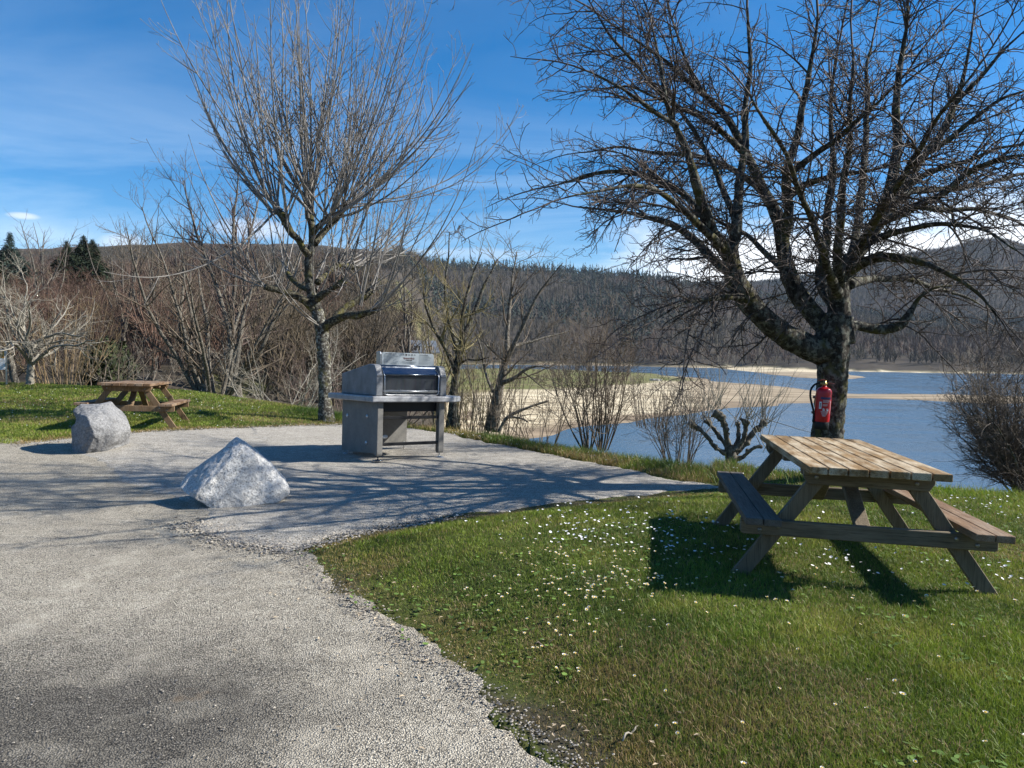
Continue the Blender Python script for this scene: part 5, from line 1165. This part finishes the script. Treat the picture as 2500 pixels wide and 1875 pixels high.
    def heads(q): q.box(-.345, -.17, yf-.0009, yf, 1.503, 1.509, None, 0); q.box(.205, .35, yf-.0009, yf, 1.503, 1.509, None, 0)
    pr(M['print_dark'], heads)
    for txt, size, z, mat in (('Rytmeschlod', .034, 1.436, M['print_red']), ('Cuisin-grill', .023, 1.413, M['print_dark'])):
        cu = bpy.data.curves.new('lettering', 'FONT'); cu.body = txt; cu.size = size; cu.align_x = 'CENTER'; cu.extrude = .0006; cu.offset = .0006
        tmp = bpy.data.objects.new('lettering_curve', cu); COL.objects.link(tmp); dg = bpy.context.evaluated_depsgraph_get(); me = bpy.data.meshes.new_from_object(tmp.evaluated_get(dg)); bpy.data.objects.remove(tmp); bpy.data.curves.remove(cu)
        me.materials.clear(); me.materials.append(mat); o = link('lettering', me, pl); o.location = (.035, yf-.0004, z); o.rotation_euler = (PI/2, 0, 0)
barbecue()
tick('barbecue')
# ---------------------------------------------------------------- fire extinguisher on the trunk
def extinguisher():
    Y = 8.75-.30; c = px(2004, 1045, Y); root = empty('fire_extinguisher', c, (0, .055, 0)); tag(root, 'red fire extinguisher with black hose strapped to the big tree trunk', 'fire extinguisher')
    r = .085
    b = BM(); b.lathe([(r*.98, .075), (r, .08), (r, .40), (r*.98, .425), (r*.88, .447), (r*.66, .463), (r*.36, .472), (.026, .476), (.026, .49)], 40); body = b.obj('cylinder', M['red'], root)
    b = BM(); b.lathe([(r*.9, -.012), (r*.985, -.008), (r*.985, .073), (r*.97, .076)], 36); b.obj('base_cap', M['black_rubber'], root)
    b = BM(); b.lathe([(.024, .49), (.024, .515), (.017, .522), (.017, .545)], 16); b.tube([(-.05, -.005, .512), (.03, 0, .512)], .011, 10); b.obj('valve', M['brass'], root)
    b = BM(); b.box(-.02, .065, -.012, .012, .546, .556, Matrix.Rotation(-.12, 4, 'Y')); b.box(-.02, .06, -.011, .011, .524, .531, Matrix.Rotation(.1, 4, 'Y')); b.obj('lever', M['red_dark'], root)
    b = BM(); pts = [(-.05, -.005, .512), (-.085, 0, .508), (-.12, .005, .485), (-.148, .008, .435), (-.150, .008, .37), (-.138, .006, .31), (-.115, .004, .24), (-.098, .002, .18), (-.092, 0, .13)]; s = spline(np.array(pts), 30); b.tube([tuple(q) for q in s], .0115, 10); b.tube([(-.092, 0, .135), (-.091, 0, .06)], [.013, .016], 10); b.obj('hose', M['black_rubber'], root)
    b = BM()
    for z in (.15, .33):
        b.box(-.06, .06, .07, .16, z, z+.03)
    b.obj('wall_bracket', M['black'], root)
    # printed label, bent round the cylinder (angles from the front, -y)
    def patch(q, a0, a1, z0, z1, rr):
        n = max(2, int(abs(a1-a0)/.12)); t = bmesh.new(); A = []
        for i in range(n+1):
            a = a0+(a1-a0)*i/n; x, y = rr*math.sin(a), -rr*math.cos(a); A.append((t.verts.new((x, y, z0)), t.verts.new((x, y, z1))))
        for u, v in zip(A, A[1:]): t.faces.new((u[0], v[0], v[1], u[1]))
        q.merge(t)
    b = BM(); patch(b, -.72, .72, .335, .36, r+.0012); b.obj('label_band', M['blue_print'], body)
    b = BM(); patch(b, -.86, -.55, .225, .305, r+.0012); g = np.random.default_rng(5)
    for i, z in enumerate(np.arange(.322, .235, -.0125)):
        if i in (3, 6): continue
        patch(b, -.42, g.uniform(.1, .6), z, z+.0045, r+.0012)
    for i, z in enumerate(np.arange(.195, .14, -.0105)): patch(b, -.62+.05*i, .45-.08*i, z, z+.004, r+.0012)
    for a in (-.38, .12): patch(b, a, a+.12, .205, .232, r+.0012); patch(b, a+.12, a+.3, .205, .216, r+.0012); patch(b, a+.2, a+.28, .219, .228, r+.0012)
    patch(b, .72, .78, .17, .32, r+.0012); b.obj('label_print', M['white'], body)
    b = BM(); patch(b, -.76, -.66, .24, .29, r+.0018); b.obj('label_figure', M['print_dark'], body)
extinguisher()
tick('extinguisher')
# ---------------------------------------------------------------- small far things
def info_sign():
    p = pos(16, 20.3); root = empty('information_sign', p, (0, 0, .25)); tag(root, 'white and orange information board on thin posts at the far left edge', 'sign')
    for x in (-.62, 0.):
        b = BM(); b.box(x-.022, x+.022, -.022, .022, -.1, 1.02); b.obj('post', M['steel'], root)
    b = BM(); b.box(-.60, -.025, -.03, -.012, .42, .98); bd = b.obj('board', M['white'], root)
    t = plain('faded_orange_print', (.5, .27, .08), .7, 0, .3, .5, 9.)
    b = BM(); b.box(-.59, -.035, -.034, -.031, .74, .97, None, .0); b.obj('poster', t, bd)
info_sign()
def house(a, Y, w, d, h, rh, label, wall, rot, dz=0):
    p = list(at(a, Y)); p[2] += dz; root = empty('house', p, (0, 0, rot)); tag(root, label, 'house')
    b = BM(); b.box(-w/2, w/2, -d/2, d/2, -1, h, None, .02); b.prism([(-d/2, h), (d/2, h), (0, h+rh-.15)], -w/2+.01, w/2-.01, 'x'); wl = b.obj('wall', wall, root)
    b = BM()
    for s in (-1, 1):
        b.prism([(0, h+rh), (s*(d/2+.4), h-.25), (s*(d/2+.4), h-.43), (0, h+rh-.2)], -w/2-.35, w/2+.35, 'x')
    rf = b.obj('roof', M['slate'], root); b = BM(); b.box(w*.3, w*.3+.38, -.2, .2, h+rh*.5, h+rh+.35); b.obj('chimney', wall, rf)
    for x in (-w*.3, 0, w*.3):
        b = BM(); b.box(x-.45, x+.45, -d/2-.04, -d/2+.05, .9, 2.1, None, .01); wi = b.obj('window', M['glass_dark'], root)
        b = BM()
        for q in ((x-.5, x-.45), (x+.45, x+.5), (x-.03, x+.03)): b.box(q[0], q[1], -d/2-.06, -d/2-.01, .85, 2.15, None, .005)
        b.obj('frame', M['whitewall'], wi)
    b = BM(); b.box(w*.42-.9, w*.42-.02, -d/2-.05, -d/2+.05, -.2, 2.0, None, .01); b.obj('door', M['wood_brown'], root)
house(1010, 862, 5.4, 4.2, 1.5, 1.35, 'cream house with slate roof seen through twigs behind the barbecue', M['plaster'], .35, -1.1)
def stone_edge():
    p0, p1 = np.array(at(548, 962)), np.array(pos(690, 20.3)); n = 30; root = None; bm = BM(); r = np.random.default_rng(2)
    for i in range(n):
        t = i/(n-1); q = p0*(1-t)+p1*t
        for k in range(2):
            s = r.uniform(.12, .2); x, y = q[0]+r.normal(0, .04), q[1]+.25+r.normal(0, .05); z = g1(x, y)+.02+k*.17
            bm.box(x-s, x+s, y-.15, y+.15, z-.1, z+.1, None, .035, 0, 2)
    o = bm.obj('stone_wall', M['stonewall']); tag(o, 'low dark dry stone edging behind the lawn, left of the pale tree', 'wall')
stone_edge()
tick('stone_edge')
def far_rocks():
    for (a, b, s, m, lab) in ((1630, 893, 5.5, M['rock_dark'], 'dark rock on the far lake shore below the wooded hill'), (1600, 934, 1.9, M['granite_light'], 'pale rock heap on the green tip of the sand beach')):
        p = onz(a, b, -9.6); p[2] = max(g1(p[0], p[1]), -10.)
        r = np.random.default_rng(int(s*10)); pts = [tuple(np.array([math.cos(t)*s*(1+.4*r.random()), math.sin(t)*s*.5*(1+.3*r.random()), s*h*r.uniform(.6, 1)])) for t in np.linspace(0, 6, 8) for h in (0, .22, .38)]
        bm = bmesh.new()
        for q in pts: bm.verts.new(q)
        bmesh.ops.convex_hull(bm, input=bm.verts[:]); bmesh.ops.triangulate(bm, faces=bm.faces[:]); bmesh.ops.subdivide_edges(bm, edges=bm.edges[:], cuts=3)
        for v in bm.verts: v.co += Vector(mnoise.noise_vector(v.co*1.1))*s*.08
        me = bpy.data.meshes.new('shore_rock'); bm.to_mesh(me); bm.free(); me.materials.append(m); o = link('shore_rock', me); o.location = p; tag(o, lab, 'rock')
far_rocks()
tick('far_rocks')
# ---------------------------------------------------------------- haze
def haze():
    b = BM(); b.box(-2300, 2300, -320, 2900, -14.5, 330, None, 0)
    m = bpy.data.materials.new('valley_air'); m.use_nodes = True; n = m.node_tree.nodes; n.remove(n['Principled BSDF'])
    v = n.new('ShaderNodeVolumePrincipled'); v.inputs['Color'].default_value = (.75, .86, 1., 1); v.inputs['Density'].default_value = HAZE; v.inputs['Anisotropy'].default_value = .0
    m.node_tree.links.new(v.outputs[0], n['Material Output'].inputs['Volume']); o = b.obj('haze', m); tag(o, kind='stuff')
HAZE = .00007
# ---------------------------------------------------------------- light, sky, camera
SUN_AZ, SUN_EL = 4., 37.     # degrees from +X towards +Y, elevation
sd = Vector((math.cos(R_(SUN_AZ))*math.cos(R_(SUN_EL)), math.sin(R_(SUN_AZ))*math.cos(R_(SUN_EL)), math.sin(R_(SUN_EL))))
l = bpy.data.lights.new('sun', 'SUN'); l.energy = 5.0; l.angle = R_(.55); l.color = (1., .965, .905)
so = bpy.data.objects.new('sun', l); COL.objects.link(so); so.rotation_euler = sd.to_track_quat('Z', 'Y').to_euler(); so.location = (30, 0, 40)
w = bpy.data.worlds.new('World'); scn.world = w; w.use_nodes = True
def sky():
    t = w.node_tree; n = t.nodes; bg = n['Background']
    s = n.new('ShaderNodeTexSky'); s.sky_type = 'NISHITA'; s.sun_disc = False; s.sun_elevation = R_(SUN_EL); s.sun_rotation = R_(90-SUN_AZ); s.altitude = 800; s.air_density = 1.0; s.dust_density = .35; s.ozone_density = 4.0
    class W(NT):
        def __init__(q): q.t = t; q.n = n; q._tc = None
    q = W(); d = q.tc('Generated'); sep = q.new('ShaderNodeSeparateXYZ'); q.ln(d, sep.inputs[0]); x, y, z = sep.outputs
    zc = q.math('ADD', q.math('MAXIMUM', z, 0.), .12)
    u = q.math('DIVIDE', x, zc); v = q.math('DIVIDE', y, zc); cb = q.new('ShaderNodeCombineXYZ'); q.ln(q.math('MULTIPLY', u, .35), cb.inputs[0]); q.ln(v, cb.inputs[1])
    ci = q.noise(cb.outputs[0], .9, 6, .62, dist=.9)
    wis = q.math('MULTIPLY', q.ramp(ci, [(.44, 0.), (.72, 1.)]), q.ramp(z, [(.05, 1.), (.2, .55), (.36, .28), (.5, .1)]))
    # heaped white cloud low on the right
    c2 = q.new('ShaderNodeMapping'); c2.inputs['Scale'].default_value = (5., 5., 11.); q.ln(d, c2.inputs[0])
    cu = q.noise(c2.outputs[0], 1.3, 7, .6); band = q.ramp(z, [(.02, 1.), (.13, .9), (.22, 0.)])
    side = q.ramp(x, [(.06, 0.), (.26, 1.)])
    m2 = q.ramp(q.math('ADD', cu, q.math('MULTIPLY', q.math('MULTIPLY', band, side), .42)), [(.62, 0.), (.78, 1.)])
    m2 = q.math('MULTIPLY', m2, q.math('MULTIPLY', band, side))
    # small cloud at the left
    def blob(cx, cy, cz, sx, sz):
        a = q.math('DIVIDE', q.math('SUBTRACT', x, cx), sx); b = q.math('DIVIDE', q.math('SUBTRACT', z, cz), sz)
        r = q.math('ADD', q.math('ADD', q.math('MULTIPLY', a, a), q.math('MULTIPLY', b, b)), q.math('MULTIPLY', cu, .9)); return q.math('MULTIPLY', q.ramp(r, [(.55, 1.), (1.35, 0.)]), q.ramp(y, [(0., 0.), (.1, 1.)]))
    dv = ray(58, 527); dv = dv/np.linalg.norm(dv); dv2 = ray(300, 592); dv2 /= np.linalg.norm(dv2); dv3 = ray(620, 560); dv3 /= np.linalg.norm(dv3)
    bl = q.math('MAXIMUM', q.math('MULTIPLY', blob(dv[0], 0, dv[2], .02, .006), .55), q.math('MULTIPLY', blob(dv2[0], 0, dv2[2], .035, .016), .45))
    bl = q.math('MAXIMUM', bl, q.math('MULTIPLY', blob(dv3[0], 0, dv3[2], .07, .02), .5))
    dv4 = ray(1150, 620); dv4 /= np.linalg.norm(dv4); bl = q.math('MAXIMUM', bl, q.math('MULTIPLY', blob(dv4[0], 0, dv4[2], .14, .012), .2))
    c = s.outputs[0]
    hs = q.new('ShaderNodeHueSaturation'); hs.inputs['Saturation'].default_value = 1.42; q.ln(c, hs.inputs['Color']); c = hs.outputs[0]
    c = q.mix(q.math('MULTIPLY', wis, .5), c, (6.6, 7.8, 8.8)); c = q.mix(bl, c, (8., 8.2, 8.8)); c = q.mix(m2, c, (9.6, 9.7, 9.9))
    q.ln(c, bg.inputs[0]); bg.inputs[1].default_value = .084
sky()
tick('sky')
cam = bpy.data.cameras.new('camera'); cam.sensor_width = 36; cam.lens = F/2500*36; cam.clip_start = .05; cam.clip_end = 6000
co = bpy.data.objects.new('camera', cam); COL.objects.link(co)
co.matrix_world = Matrix.Translation((0, 0, H)) @ Matrix.Rotation(PI/2-TH, 4, 'X') @ Matrix.Rotation(ROLL, 4, 'Z')
scn.camera = co
if HAZE > 0: haze()
scn.view_settings.view_transform = 'Standard'; scn.view_settings.look = 'None'; scn.view_settings.gamma = 1; scn.view_settings.exposure = .88
scn.cycles.volume_bounces = 0; scn.cycles.max_bounces = 6; scn.cycles.diffuse_bounces = 3; scn.cycles.glossy_bounces = 3; scn.cycles.transmission_bounces = 3
